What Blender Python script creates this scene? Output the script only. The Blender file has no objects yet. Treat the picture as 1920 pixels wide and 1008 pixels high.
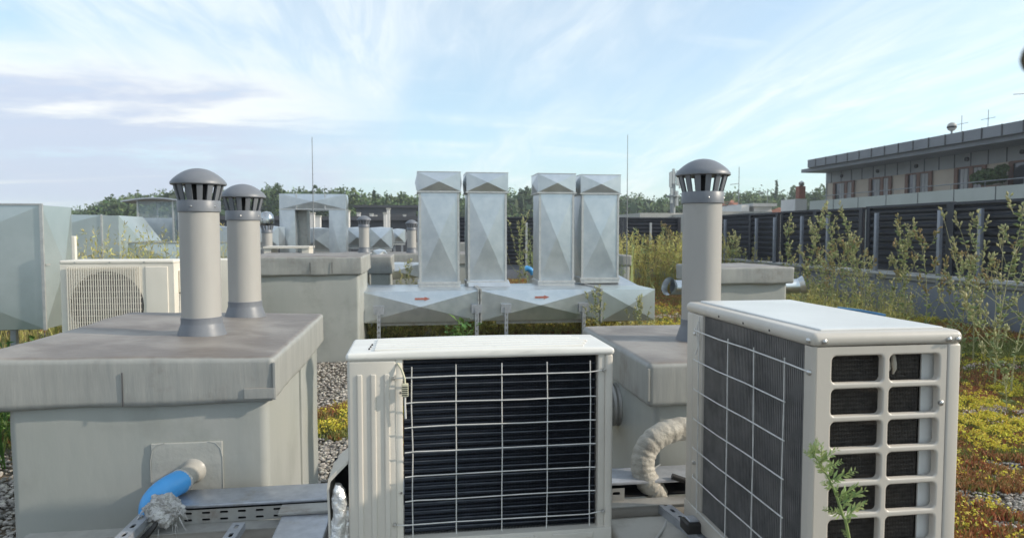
import bpy, bmesh, math, random
import numpy as np
from mathutils import Vector, Matrix, noise
random.seed(7); rng = np.random.default_rng(11)
R = math.radians; PI = math.pi
sc = bpy.context.scene
C = sc.collection

# ------------------------------------------------------------------ camera
cd = bpy.data.cameras.new('camera'); cam = bpy.data.objects.new('camera', cd); C.objects.link(cam)
cd.sensor_width = 36; cd.lens = 24; cd.clip_end = 3000; cd.clip_start = .05
cam.location = (0, 0, 1.35); cam.rotation_euler = (R(87.0), 0, R(-8.22))
cd.dof.use_dof = True; cd.dof.focus_distance = 2.2; cd.dof.aperture_fstop = 7.0
sc.camera = cam

# ------------------------------------------------------------------ light
SUN_EL, SUN_AZ = R(27), R(-14.5)                      # azimuth measured from +X
sdir = Vector((math.cos(SUN_EL)*math.cos(SUN_AZ), math.cos(SUN_EL)*math.sin(SUN_AZ), math.sin(SUN_EL)))
sd = bpy.data.lights.new('sun', 'SUN'); sd.energy = 2.45; sd.angle = R(1.2); sd.color = (1, .89, .75)
so = bpy.data.objects.new('sun', sd); C.objects.link(so)
so.rotation_mode = 'QUATERNION'; so.rotation_quaternion = sdir.to_track_quat('Z', 'Y')

w = bpy.data.worlds.new("World"); sc.world = w; w.use_nodes = True
nt = w.node_tree; N = nt.nodes; L = nt.links
for n in list(N): N.remove(n)
def nd(t, nt_=None, **k):
    n = (nt_ or nt).nodes.new(t)
    for a, b in k.items(): setattr(n, a, b)
    return n
def math_(op, a, b=None, c=None, T=None, clamp=False):
    T = T or nt
    n = T.nodes.new('ShaderNodeMath'); n.operation = op; n.use_clamp = clamp
    for i, v in enumerate((a, b, c)):
        if v is None: continue
        if isinstance(v, (int, float)): n.inputs[i].default_value = v
        else: T.links.new(v, n.inputs[i])
    return n.outputs[0]
def mixc(f, a, b, T=None):
    T = T or nt
    n = T.nodes.new('ShaderNodeMix'); n.data_type = 'RGBA'
    for s, v in ((n.inputs[0], f), (n.inputs[6], a), (n.inputs[7], b)):
        if isinstance(v, (int, float)): s.default_value = v
        elif isinstance(v, tuple): s.default_value = (*v[:3], 1)
        else: T.links.new(v, s)
    return n.outputs[2]
def ramp(v, a, b, T=None):
    T = T or nt
    n = T.nodes.new('ShaderNodeMapRange'); n.interpolation_type = 'SMOOTHSTEP'
    T.links.new(v, n.inputs[0]); n.inputs[1].default_value = a; n.inputs[2].default_value = b
    return n.outputs[0]
sky = nd('ShaderNodeTexSky', sky_type='NISHITA', sun_disc=False)
sky.sun_elevation = SUN_EL; sky.sun_rotation = R(90) - SUN_AZ; sky.altitude = 300
sky.air_density = 1.0; sky.dust_density = 1.5; sky.ozone_density = 2.5
tc = nd('ShaderNodeTexCoord'); sx = nd('ShaderNodeSeparateXYZ'); L.new(tc.outputs['Generated'], sx.inputs[0])
zz = math_('ADD', math_('MAXIMUM', sx.outputs[2], 0.0), .10)
px_ = math_('DIVIDE', sx.outputs[0], zz); py_ = math_('DIVIDE', sx.outputs[1], zz)
cb = nd('ShaderNodeCombineXYZ'); L.new(px_, cb.inputs[0]); L.new(py_, cb.inputs[1])
def cloud(rot, scale, ns, det, dist, off=(0, 0, 0), rough=.55):
    m = nd('ShaderNodeMapping'); m.inputs['Rotation'].default_value = (0, 0, R(rot)); m.inputs['Scale'].default_value = (*scale, 1)
    m.inputs['Location'].default_value = off
    L.new(cb.outputs[0], m.inputs[0])
    n = nd('ShaderNodeTexNoise'); L.new(m.outputs[0], n.inputs['Vector'])
    n.inputs['Scale'].default_value = ns; n.inputs['Detail'].default_value = det; n.inputs['Distortion'].default_value = dist
    n.inputs['Roughness'].default_value = rough
    return n.outputs[0]
cir = cloud(-28, (1.0, .30), 1.1, 7, .7, (3.1, 1.2, 0), .5)
fine = cloud(-18, (1.6, .35), 3.2, 8, 1.3, (7.1, .3, 0), .62)
cir2 = cloud(24, (.25, 1.3), 1.4, 6, .4, (1.7, 4.2, 0), .55)
stra = cloud(0, (.5, 1.0), .95, 6, .25, (5.3, 2.2, 0), .6)
# left = towards -X: the heavier bank of cloud
leftf = ramp(math_('ADD', math_('MULTIPLY', math_('DIVIDE', sx.outputs[0], math_('MAXIMUM', sx.outputs[1], .05)), -1), math_('MULTIPLY_ADD', cir, .5, -.25)), -.15, .30)
elev = sx.outputs[2]
veil = math_('MAXIMUM', math_('MULTIPLY', ramp(cir, .30, .82), .95), math_('MULTIPLY', ramp(cir2, .42, .75), .6))
veil = math_('MULTIPLY', veil, math_('MULTIPLY_ADD', ramp(fine, .32, .68), .7, .45), clamp=True)
wob = math_('MULTIPLY_ADD', stra, .16, -.08)
ew = math_('ADD', elev, wob)
bank = math_('MULTIPLY', ramp(elev, .0, .05), math_('SUBTRACT', 1.0, ramp(ew, .17, .24)))
bank = math_('MULTIPLY', bank, math_('MULTIPLY', leftf, ramp(stra, .22, .46)))
skyc = nd('ShaderNodeMix', data_type='RGBA', blend_type='MULTIPLY'); skyc.inputs[0].default_value = 1
L.new(sky.outputs[0], skyc.inputs[6]); skyc.inputs[7].default_value = (1.10, 1.38, 1.35, 1)
WHITE = (7.0, 7.3, 7.25); LAV = (4.1, 4.55, 5.6)
c1 = mixc(math_('ADD', math_('MULTIPLY', veil, .55), .30, clamp=True), skyc.outputs[2], WHITE)
bcol = mixc(math_('MULTIPLY', math_('SUBTRACT', 1.0, ramp(math_('MULTIPLY_ADD', stra, .30, math_('SUBTRACT', elev, .15)), .15, .20)), ramp(cir2, .12, .42)), (6.9, 6.85, 6.6), LAV)
c2 = mixc(math_('MULTIPLY', bank, .88), c1, bcol)
bg = nd('ShaderNodeBackground'); bg.inputs[1].default_value = .10; L.new(c2, bg.inputs[0])
wo = nd('ShaderNodeOutputWorld'); L.new(bg.outputs[0], wo.inputs[0])
sc.view_settings.view_transform = 'Standard'; sc.view_settings.look = 'None'
sc.view_settings.exposure = 0.70; sc.view_settings.gamma = 1
sc.cycles.max_bounces = 6; sc.cycles.use_denoising = True

# ------------------------------------------------------------------ materials
def mat(name, c1, c2=None, rough=.6, metal=0, ns=6, stretch=(1, 1, 1), bump=0, bs=60, island=0, top=None, spec=.5, c3=None, ns3=1.2, f3=(.5, .65), rv=0, trans=0):
    m = bpy.data.materials.new(name); m.use_nodes = True; T = m.node_tree
    b = T.nodes['Principled BSDF']; co = T.nodes.new('ShaderNodeTexCoord'); mp = T.nodes.new('ShaderNodeMapping')
    T.links.new(co.outputs['Object'], mp.inputs[0]); mp.inputs['Scale'].default_value = stretch
    n = T.nodes.new('ShaderNodeTexNoise'); n.inputs['Scale'].default_value = ns; n.inputs['Detail'].default_value = 8; n.inputs['Roughness'].default_value = .6
    T.links.new(mp.outputs[0], n.inputs['Vector'])
    f = ramp(n.outputs[0], .3, .7, T)
    col = mixc(f, c1, c2 or c1, T)
    if c3:
        n3 = T.nodes.new('ShaderNodeTexNoise'); n3.inputs['Scale'].default_value = ns3; n3.inputs['Detail'].default_value = 9; n3.inputs['Roughness'].default_value = .68
        T.links.new(co.outputs['Object'], n3.inputs['Vector'])
        col = mixc(ramp(n3.outputs[0], f3[0], f3[1], T), col, c3, T)
    if top:
        g = T.nodes.new('ShaderNodeNewGeometry'); s = T.nodes.new('ShaderNodeSeparateXYZ'); T.links.new(g.outputs['Normal'], s.inputs[0])
        nn = math_('ADD', s.outputs[2], math_('MULTIPLY', math_('SUBTRACT', n.outputs[0], .5, T=T), .5, T=T), T=T)
        n4 = T.nodes.new('ShaderNodeTexNoise'); n4.inputs['Scale'].default_value = 3.2; n4.inputs['Detail'].default_value = 9; n4.inputs['Distortion'].default_value = .6
        T.links.new(co.outputs['Object'], n4.inputs['Vector'])
        tcol = mixc(ramp(n4.outputs[0], .35, .68, T), top[0], top[1], T)
        col = mixc(ramp(nn, .55, 1.0, T), col, tcol, T)
    if island:
        g = T.nodes.new('ShaderNodeNewGeometry'); h = T.nodes.new('ShaderNodeHueSaturation')
        T.links.new(col, h.inputs['Color'])
        v = math_('MULTIPLY_ADD', g.outputs['Random Per Island'], island, 1 - island/2, T=T)
        T.links.new(v, h.inputs['Value'])
        wv = math_('FRACT', math_('MULTIPLY', g.outputs['Random Per Island'], 37.0, T=T), T=T)
        T.links.new(math_('MULTIPLY_ADD', wv, .05, .475, T=T), h.inputs['Hue'])
        col = h.outputs[0]
    T.links.new(col, b.inputs['Base Color'])
    b.inputs['Roughness'].default_value = rough; b.inputs['Metallic'].default_value = metal
    if rv: T.links.new(math_('MULTIPLY_ADD', n.outputs[0], rv, rough - rv/2, T=T), b.inputs['Roughness'])
    b.inputs['Specular IOR Level'].default_value = spec
    if bump:
        nb = T.nodes.new('ShaderNodeTexNoise'); nb.inputs['Scale'].default_value = bs; nb.inputs['Detail'].default_value = 5
        T.links.new(mp.outputs[0], nb.inputs['Vector'])
        bp = T.nodes.new('ShaderNodeBump'); bp.inputs['Strength'].default_value = bump; bp.inputs['Distance'].default_value = .01
        T.links.new(nb.outputs[0], bp.inputs['Height']); T.links.new(bp.outputs[0], b.inputs['Normal'])
    if trans:
        tr = T.nodes.new('ShaderNodeBsdfTranslucent'); T.links.new(col, tr.inputs[0])
        mx = T.nodes.new('ShaderNodeMixShader'); mx.inputs[0].default_value = trans
        T.links.new(b.outputs[0], mx.inputs[1]); T.links.new(tr.outputs[0], mx.inputs[2])
        T.links.new(mx.outputs[0], T.nodes['Material Output'].inputs[0])
    return m
MT = {}
MT['membrane'] = mat('membrane', (.345, .36, .335), (.385, .39, .365), .42, ns=2.2, stretch=(1.5, 1.5, .5), bump=.25, bs=7, c3=(.32, .33, .305), ns3=2.0)
MT['lid'] = mat('lid', (.285, .29, .275), (.345, .345, .325), .5, ns=7, stretch=(2.2, 2.2, .35), bump=.35, bs=9, c3=(.215, .20, .18), ns3=3.5, f3=(.52, .74),
                top=((.165, .14, .122), (.29, .26, .23)))
MT['patch'] = mat('patch', (.37, .375, .35), (.42, .42, .39), .38, ns=4, bump=.5, bs=14)
MT['pipe'] = mat('pipe', (.36, .345, .325), (.41, .395, .37), .45, ns=3, stretch=(1, 1, .3), bump=.06, bs=30, c3=(.32, .30, .27), ns3=6, f3=(.55, .8))
MT['cap'] = mat('cap', (.145, .155, .175), (.175, .185, .205), .42, ns=5, bump=.05, bs=60, c3=(.21, .21, .215), ns3=9, f3=(.55, .8))
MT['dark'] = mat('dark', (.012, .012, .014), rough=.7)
MT['galv'] = mat('galv', (.54, .58, .61), (.64, .67, .69), .36, .90, ns=7, bump=.20, bs=4, c3=(.50, .52, .53), ns3=1.2, f3=(.5, .9), rv=.12)
MT['galv_flange'] = mat('galv_flange', (.50, .50, .49), (.60, .60, .58), .45, .6, ns=20, bump=.1, bs=40)
MT['galv_green'] = mat('galv_green', (.46, .52, .51), (.55, .60, .59), .38, .7, ns=2.2, bump=.12, bs=3, c3=(.42, .45, .43), ns3=1.3, f3=(.5, .8), rv=.15)
MT['zinc'] = mat('zinc', (.40, .42, .46), (.50, .52, .56), .40, .55, ns=30, bump=.1, bs=80, c3=(.33, .31, .28), ns3=6, f3=(.58, .75))
MT['zinc_dull'] = mat('zinc_dull', (.34, .33, .31), (.42, .41, .38), .5, .4, ns=18, bump=.1, bs=60, c3=(.26, .23, .2), ns3=8, f3=(.55, .75))
MT['rail'] = mat('rail', (.30, .28, .25), (.36, .335, .30), .55, .1, ns=12, bump=.1, bs=40)
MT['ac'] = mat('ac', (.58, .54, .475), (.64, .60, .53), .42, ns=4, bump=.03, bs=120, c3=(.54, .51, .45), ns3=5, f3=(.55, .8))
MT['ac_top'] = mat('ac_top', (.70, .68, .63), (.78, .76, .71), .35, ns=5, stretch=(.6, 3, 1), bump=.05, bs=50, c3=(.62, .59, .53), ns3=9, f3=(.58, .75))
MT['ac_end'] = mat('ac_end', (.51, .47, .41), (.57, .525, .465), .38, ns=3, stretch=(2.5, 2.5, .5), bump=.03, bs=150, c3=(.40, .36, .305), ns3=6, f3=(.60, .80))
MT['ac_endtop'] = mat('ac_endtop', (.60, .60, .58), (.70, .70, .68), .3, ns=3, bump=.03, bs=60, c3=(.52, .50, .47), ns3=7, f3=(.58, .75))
MT['ac_white'] = mat('ac_white', (.72, .67, .58), (.78, .73, .64), .4, ns=4)
MT['coil'] = mat('coil', (.027, .033, .047), (.042, .050, .068), .42, .5, ns=30)
MT['coil_tube'] = mat('coil_tube', (.045, .05, .06), (.08, .09, .105), .45, .5, ns=25, stretch=(1, 1, 1))
MT['fin'] = mat('fin', (.20, .196, .195), (.27, .262, .258), .5, .4, ns=14, c3=(.15, .148, .15), ns3=6, f3=(.45, .7))
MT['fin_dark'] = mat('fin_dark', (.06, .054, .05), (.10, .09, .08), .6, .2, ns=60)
MT['wire'] = mat('wire', (.55, .54, .51), (.68, .67, .64), .4, ns=30)
MT['bolt'] = mat('bolt', (.5, .49, .47), (.65, .64, .62), .3, .9, ns=40)
MT['cream'] = mat('cream', (.55, .52, .38), rough=.5)
MT['foil'] = mat('foil', (.68, .67, .65), (.85, .84, .82), .28, .65, ns=30, bump=.8, bs=70)
MT['tape'] = mat('tape', (.36, .335, .285), (.45, .42, .36), .6, ns=14, bump=.7, bs=45, c3=(.30, .275, .235), ns3=12)
MT['blue'] = mat('blue', (.06, .32, .70), (.08, .37, .76), .35, ns=5, bump=.03, bs=60)
MT['blue_dull'] = mat('blue_dull', (.05, .17, .34), (.07, .21, .38), .5)
MT['stub'] = mat('stub', (.34, .33, .30), (.40, .385, .35), .4, ns=8, bump=.2, bs=25)
MT['fluff'] = mat('fluff', (.34, .325, .31), (.58, .565, .54), .45, .4, ns=40, bump=.9, bs=50)
MT['cable'] = mat('cable', (.02, .018, .017), rough=.45)
MT['white_cable'] = mat('white_cable', (.50, .49, .46), rough=.45)
MT['plinth'] = mat('plinth', (.42, .405, .365), (.47, .455, .41), .5, ns=3, bump=.1, bs=20, c3=(.36, .34, .30), ns3=3)
MT['louvre'] = mat('louvre', (.032, .036, .047), (.044, .048, .060), .45, ns=4)
MT['louvre_post'] = mat('louvre_post', (.24, .26, .30), (.29, .31, .35), .45, .2, ns=8)
MT['parapet'] = mat('parapet', (.18, .20, .24), (.22, .24, .275), .5, ns=2, bump=.1, bs=8, c3=(.18, .19, .2), ns3=2)
MT['coping'] = mat('coping', (.42, .43, .43), (.48, .49, .485), .45, .2, ns=8)
MT['bark'] = mat('bark', (.06, .045, .03), (.09, .07, .05), .9, ns=20)
MT['leaf'] = mat('leaf', (.08, .13, .042), (.125, .175, .058), .7, ns=.25, island=1.0, trans=.25)
MT['leaf_light'] = mat('leaf_light', (.12, .165, .055), (.16, .20, .07), .7, ns=.3, island=1.0, trans=.25)
MT['leaf_dark'] = mat('leaf_dark', (.05, .085, .034), (.072, .11, .044), .7, ns=.3, island=1.0, trans=.2)
MT['weed_stem'] = mat('weed_stem', (.30, .31, .14), (.38, .35, .18), .7, ns=30)
MT['weed_leaf'] = mat('weed_leaf', (.26, .33, .13), (.36, .40, .18), .7, ns=30, island=.6, trans=.3)
MT['weed_bud'] = mat('weed_bud', (.46, .47, .23), (.55, .52, .27), .7, ns=30, island=.5, trans=.3)
MT['weed_dry'] = mat('weed_dry', (.34, .27, .11), (.42, .34, .15), .7, ns=30, island=.5, trans=.3)
MT['grass'] = mat('grass', (.44, .42, .12), (.56, .50, .19), .75, ns=2.5, island=.9, trans=.3)
MT['green'] = mat('green', (.07, .15, .03), (.13, .23, .05), .6, ns=10, island=.6, trans=.3)
MT['sprig'] = mat('sprig', (.28, .38, .13), (.38, .46, .18), .6, ns=40, island=.4, trans=.4)
MT['s_green'] = mat('s_green', (.18, .21, .055), (.27, .28, .08), .7, ns=3, island=.8, trans=.2)
MT['s_red'] = mat('s_red', (.38, .13, .06), (.36, .21, .08), .7, ns=2.5, island=.9, trans=.2)
MT['s_yellow'] = mat('s_yellow', (.60, .52, .05), (.72, .62, .10), .7, ns=8, island=.6, trans=.3)
MT['s_white'] = mat('s_white', (.52, .42, .38), (.62, .54, .50), .8, ns=8, island=.6)
MT['stone'] = mat('stone', (.24, .22, .19), (.40, .37, .33), .8, ns=12, island=1.1, c3=(.13, .12, .11), ns3=9)
MT['soil'] = mat('soil', (.085, .07, .055), (.15, .13, .10), .95, ns=7, bump=1.0, bs=70, c3=(.15, .105, .06), ns3=.8)
MT['terrain'] = mat('terrain', (.05, .08, .03), (.08, .10, .04), .95, ns=.03)
MT['red'] = mat('red', (.48, .17, .13), rough=.6)
MT['roof_dark'] = mat('roof_dark', (.055, .055, .062), (.075, .075, .082), .6, ns=.5)
MT['fascia'] = mat('fascia', (.17, .178, .195), (.21, .218, .235), .5, .2, ns=.7)
MT['clad'] = mat('clad', (.25, .262, .265), (.29, .30, .30), .5, ns=.6)
MT['seam'] = mat('seam', (.05, .05, .055), rough=.6)
MT['beige'] = mat('beige', (.46, .39, .31), (.52, .44, .355), .8, ns=1)
MT['balcony'] = mat('balcony', (.40, .42, .38), (.45, .47, .43), .6, ns=.8)
MT['wood_brown'] = mat('wood_brown', (.13, .055, .03), (.17, .075, .04), .5, ns=3)
MT['curtain'] = mat('curtain', (.30, .29, .28), (.42, .41, .40), .8, ns=8, stretch=(1, 6, .3))
MT['glass'] = mat('glass', (.045, .05, .06), (.07, .075, .085), .08, ns=1.5, spec=.9)
MT['white_wall'] = mat('white_wall', (.62, .60, .57), (.70, .68, .65), .7, ns=.6)
MT['red_roof'] = mat('red_roof', (.42, .14, .07), (.5, .18, .09), .7, ns=1)
MT['brick'] = mat('brick', (.22, .08, .05), (.28, .11, .07), .8, ns=3)
MT['steel'] = mat('steel', (.5, .5, .5), rough=.15, metal=1)
MT['mast'] = mat('mast', (.22, .23, .24), (.28, .29, .30), .5, .4, ns=3)
MT['knob'] = mat('knob', (.06, .045, .025), (.10, .075, .04), .8, ns=90)
def glassy(name, c, a):
    m = bpy.data.materials.new(name); m.use_nodes = True; b = m.node_tree.nodes['Principled BSDF']
    b.inputs['Base Color'].default_value = (*c, 1); b.inputs['Roughness'].default_value = .05; b.inputs['Alpha'].default_value = a
    return m
MT['screen'] = glassy('screen', (.45, .52, .55), .30)

# ------------------------------------------------------------------ mesh helpers
class MB:
    def __init__(s): s.v = []; s.f = []
    def add(s, vs, fs):
        o = len(s.v); s.v += [tuple(p) for p in vs]; s.f += [tuple(i + o for i in f) for f in fs]; return s
    def box(s, x0, x1, y0, y1, z0, z1):
        v = [(x, y, z) for z in (z0, z1) for y in (y0, y1) for x in (x0, x1)]
        return s.add(v, [(0, 2, 3, 1), (4, 5, 7, 6), (0, 1, 5, 4), (2, 6, 7, 3), (0, 4, 6, 2), (1, 3, 7, 5)])
    def obox(s, a, b, w, h, up=(0, 0, 1)):            # bar from a to b, w across, h along up
        a = Vector(a); b = Vector(b); d = (b - a).normalized(); sdv = d.cross(Vector(up))
        if sdv.length < 1e-4: sdv = d.cross(Vector((1, 0, 0)))
        sdv.normalize(); u = sdv.cross(d)
        v = [p + sdv*w/2*i + u*h/2*j for p in (a, b) for j in (-1, 1) for i in (-1, 1)]
        return s.add(v, [(0, 2, 3, 1), (4, 5, 7, 6), (0, 1, 5, 4), (2, 6, 7, 3), (0, 4, 6, 2), (1, 3, 7, 5)])
    def tube(s, path, rad, n=8, caps=True):
        P = [Vector(p) for p in path]; m = len(P); rad = rad if hasattr(rad, '__len__') else [rad]*m
        vs = []; prev = None
        for i, p in enumerate(P):
            d = (P[min(i + 1, m - 1)] - P[max(i - 1, 0)]).normalized()
            if prev is None:
                a = d.cross(Vector((0, 0, 1))); a = d.cross(Vector((0, 1, 0))) if a.length < .1 else a
            else: a = prev - d*prev.dot(d)
            a.normalize(); prev = a; b = d.cross(a)
            vs += [p + (a*math.cos(2*PI*k/n) + b*math.sin(2*PI*k/n))*rad[i] for k in range(n)]
        fs = [(i*n + k, i*n + (k + 1) % n, (i + 1)*n + (k + 1) % n, (i + 1)*n + k) for i in range(m - 1) for k in range(n)]
        if caps: fs += [tuple(range(n - 1, -1, -1)), tuple((m - 1)*n + k for k in range(n))]
        return s.add(vs, fs)
    def lathe(s, cx, cy, prof, n=48, close=True):     # prof: (r, z)
        vs = [(cx + r*math.cos(2*PI*k/n), cy + r*math.sin(2*PI*k/n), z) for r, z in prof for k in range(n)]
        m = len(prof)
        fs = [(i*n + k, i*n + (k + 1) % n, (i + 1)*n + (k + 1) % n, (i + 1)*n + k) for i in range(m - 1) for k in range(n)]
        if close:
            fs += [tuple(range(n - 1, -1, -1)), tuple((m - 1)*n + k for k in range(n))]
        return s.add(vs, fs)
    def rbox(s, x0, x1, y0, y1, z0, z1, r, seg=(8, 8, 3), amp=0, fr=3, tilt=None, open_bottom=False):
        def ax(a, b, n):
            e = [0, .2*r, .5*r, .8*r, r]; mid = [a + r + (b - a - 2*r)*i/n for i in range(1, n)]
            return [a + q for q in e] + mid + [b - q for q in e[::-1]]
        X, Y, Z = ax(x0, x1, seg[0]), ax(y0, y1, seg[1]), ax(z0, z1, seg[2])
        idx = {}; vs = []; fs = []
        def vid(i, j, k):
            if (i, j, k) in idx: return idx[i, j, k]
            p = Vector((X[i], Y[j], Z[k]))
            q = Vector((min(max(p.x, x0 + r), x1 - r), min(max(p.y, y0 + r), y1 - r), min(max(p.z, z0 + r), z1 - r)))
            d = p - q
            n = d.normalized() if d.length > 1e-9 else Vector((0, 0, 1))
            p = q + n*r
            if amp:
                p += n*amp*noise.noise(Vector((p.x*fr + 3.3, p.y*fr, p.z*fr*1.6 + 7)))
                p += n*amp*.35*noise.noise(Vector((p.x*fr*4, p.y*fr*4 + 5, p.z*fr*4)))
            if tilt: p.z += tilt(p.x, p.y)*(p.z - z0)/(z1 - z0)
            idx[i, j, k] = len(vs); vs.append(p); return idx[i, j, k]
        nx, ny, nz = len(X) - 1, len(Y) - 1, len(Z) - 1
        for i in range(nx):
            for j in range(ny):
                if not open_bottom: fs.append((vid(i, j, 0), vid(i, j + 1, 0), vid(i + 1, j + 1, 0), vid(i + 1, j, 0)))
                fs.append((vid(i, j, nz), vid(i + 1, j, nz), vid(i + 1, j + 1, nz), vid(i, j + 1, nz)))
        for i in range(nx):
            for k in range(nz):
                fs.append((vid(i, 0, k), vid(i + 1, 0, k), vid(i + 1, 0, k + 1), vid(i, 0, k + 1)))
                fs.append((vid(i, ny, k), vid(i, ny, k + 1), vid(i + 1, ny, k + 1), vid(i + 1, ny, k)))
        for j in range(ny):
            for k in range(nz):
                fs.append((vid(0, j, k), vid(0, j, k + 1), vid(0, j + 1, k + 1), vid(0, j + 1, k)))
                fs.append((vid(nx, j, k), vid(nx, j + 1, k), vid(nx, j + 1, k + 1), vid(nx, j, k + 1)))
        return s.add(vs, fs)
    def holed(s, O, U, V, Nn, cells, depth=.003, lip=.0, k=4):
        """plate with rounded holes: cells = (outer rect, hole rect, corner radius) in u,v; Nn points out of the front"""
        O = Vector(O); U = Vector(U); V = Vector(V); Nn = Vector(Nn)
        P = lambda u, v, d: O + U*u + V*v + Nn*d
        for (a0, a1, b0, b1), (c0, c1, d0, d1), r in cells:
            inn = []; out = []
            for cx, cy, X_, Y_, st in ((c1 - r, d1 - r, a1, b1, 0), (c0 + r, d1 - r, a0, b1, 1), (c0 + r, d0 + r, a0, b0, 2), (c1 - r, d0 + r, a1, b0, 3)):
                for t in range(k + 1):
                    an = (st + t/k)*PI/2; inn.append((cx + r*math.cos(an), cy + r*math.sin(an)))
                    u = t/k
                    if st in (0, 2):
                        o = (X_, cy + (Y_ - cy)*min(1, u*2)) if u <= .5 else (X_ + (cx - X_)*(u*2 - 1), Y_)
                    else:
                        o = (cx + (X_ - cx)*min(1, u*2), Y_) if u <= .5 else (X_, Y_ + (cy - Y_)*(u*2 - 1))
                    out.append(o)
            n = len(inn); rings = [[P(u, v, 0) for u, v in out]]
            cu, cv = (c0 + c1)/2, (d0 + d1)/2
            if lip:
                sc_ = lambda u, v: (cu + (u - cu)*(1 + 2*lip/(c1 - c0)), cv + (v - cv)*(1 + 2*lip/(d1 - d0)))
                rings.append([P(cu + (u - cu)*(1 + 2*(lip + .0025)/(c1 - c0)), cv + (v - cv)*(1 + 2*(lip + .0025)/(d1 - d0)), 0) for u, v in inn])
                rings.append([P(*sc_(u, v), 0) for u, v in inn])
                rings.append([P(*[(a + b)/2 for a, b in zip(sc_(u, v), (u, v))], -lip*.3) for u, v in inn])
                rings.append([P(u, v, -lip) for u, v in inn])
            else: rings.append([P(u, v, 0) for u, v in inn])
            rings.append([P(u, v, -depth) for u, v in inn])
            vs = [p for rg in rings for p in rg]
            fs = [(q*n + i, q*n + (i + 1) % n, (q + 1)*n + (i + 1) % n, (q + 1)*n + i) for q in range(len(rings) - 1) for i in range(n)]
            s.add(vs, fs)
        return s
    def xpanel(s, p00, p10, p11, p01, raise_, inset=0):   # cross-broken sheet panel: centre raised outwards
        a, b, c, d = map(Vector, (p00, p10, p11, p01)); n = (b - a).cross(d - a).normalized()
        ce = (a + b + c + d)/4 + n*raise_
        return s.add([a, b, c, d, ce], [(0, 1, 4), (1, 2, 4), (2, 3, 4), (3, 0, 4)])
    def build(s, name, m, parent=None, smooth=False, bevel=0, angle=30, seg=2, org=None, jit=0):
        me = bpy.data.meshes.new(name)
        o = Vector(org) if org else (root_loc(parent) if parent else Vector((0, 0, 0)))
        me.from_pydata([(p[0] - o.x, p[1] - o.y, p[2] - o.z) for p in s.v], [], s.f)
        me.validate()
        bm = bmesh.new(); bm.from_mesh(me)
        bmesh.ops.remove_doubles(bm, verts=bm.verts, dist=2e-5)
        bmesh.ops.recalc_face_normals(bm, faces=bm.faces) if not getattr(s, 'keepn', False) else None
        if bevel:
            ed = [e for e in bm.edges if len(e.link_faces) == 2 and e.calc_face_angle(0) > R(angle)]
            bmesh.ops.bevel(bm, geom=ed, offset=bevel, segments=seg, affect='EDGES', profile=.5, clamp_overlap=True)
        if smooth or bevel:
            for f in bm.faces: f.smooth = True
        bm.to_mesh(me); bm.free()
        if smooth or bevel: me.set_sharp_from_angle(angle=R(38))
        me.materials.append(MT[m])
        ob = bpy.data.objects.new(name, me); C.objects.link(ob)
        if parent: ob.parent = parent
        elif org: ob.location = o
        return ob
def root_loc(o):
    p = Vector(o.location)
    while o.parent: o = o.parent; p += o.location
    return p
def tag(o, label=None, cat=None, group=None, kind=None):
    if label: o['label'] = label
    if cat: o['category'] = cat
    if group: o['group'] = group
    if kind: o['kind'] = kind
    return o
def thing(name, label, cat, loc=(0, 0, 0), group=None):
    o = bpy.data.objects.new(name, None); C.objects.link(o); o.location = loc; o.empty_display_size = .1
    return tag(o, label, cat, group)
def struct(name, mb, m, **k): return tag(mb.build(name, m, **k), kind='structure')
def copy_tree(o, parent=None):
    c = o.copy(); C.objects.link(c); c.parent = parent
    for ch in list(o.children): copy_tree(ch, c)
    return c
def raw_mesh(name, V, Fq, m, org=(0, 0, 0), parent=None):
    """numpy mesh: V (n,3), Fq list of int arrays (k faces x sides)"""
    me = bpy.data.meshes.new(name)
    me.vertices.add(len(V)); me.vertices.foreach_set('co', (V - np.array(org)).astype('f4').ravel())
    loops = np.concatenate([f.ravel() for f in Fq]); tot = np.concatenate([np.full(len(f), f.shape[1]) for f in Fq])
    me.loops.add(len(loops)); me.loops.foreach_set('vertex_index', loops.astype('i4'))
    st = np.concatenate([[0], np.cumsum(tot)[:-1]])
    me.polygons.add(len(tot)); me.polygons.foreach_set('loop_start', st.astype('i4'))
    try: me.polygons.foreach_set('loop_total', tot.astype('i4'))
    except Exception: pass
    me.update(calc_edges=True); me.validate()
    me.materials.append(MT[m]) if isinstance(m, str) else [me.materials.append(MT[q]) for q in m]
    ob = bpy.data.objects.new(name, me); C.objects.link(ob); ob.location = org
    if parent: ob.parent = parent; ob.location = (0, 0, 0)
    return ob

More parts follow.
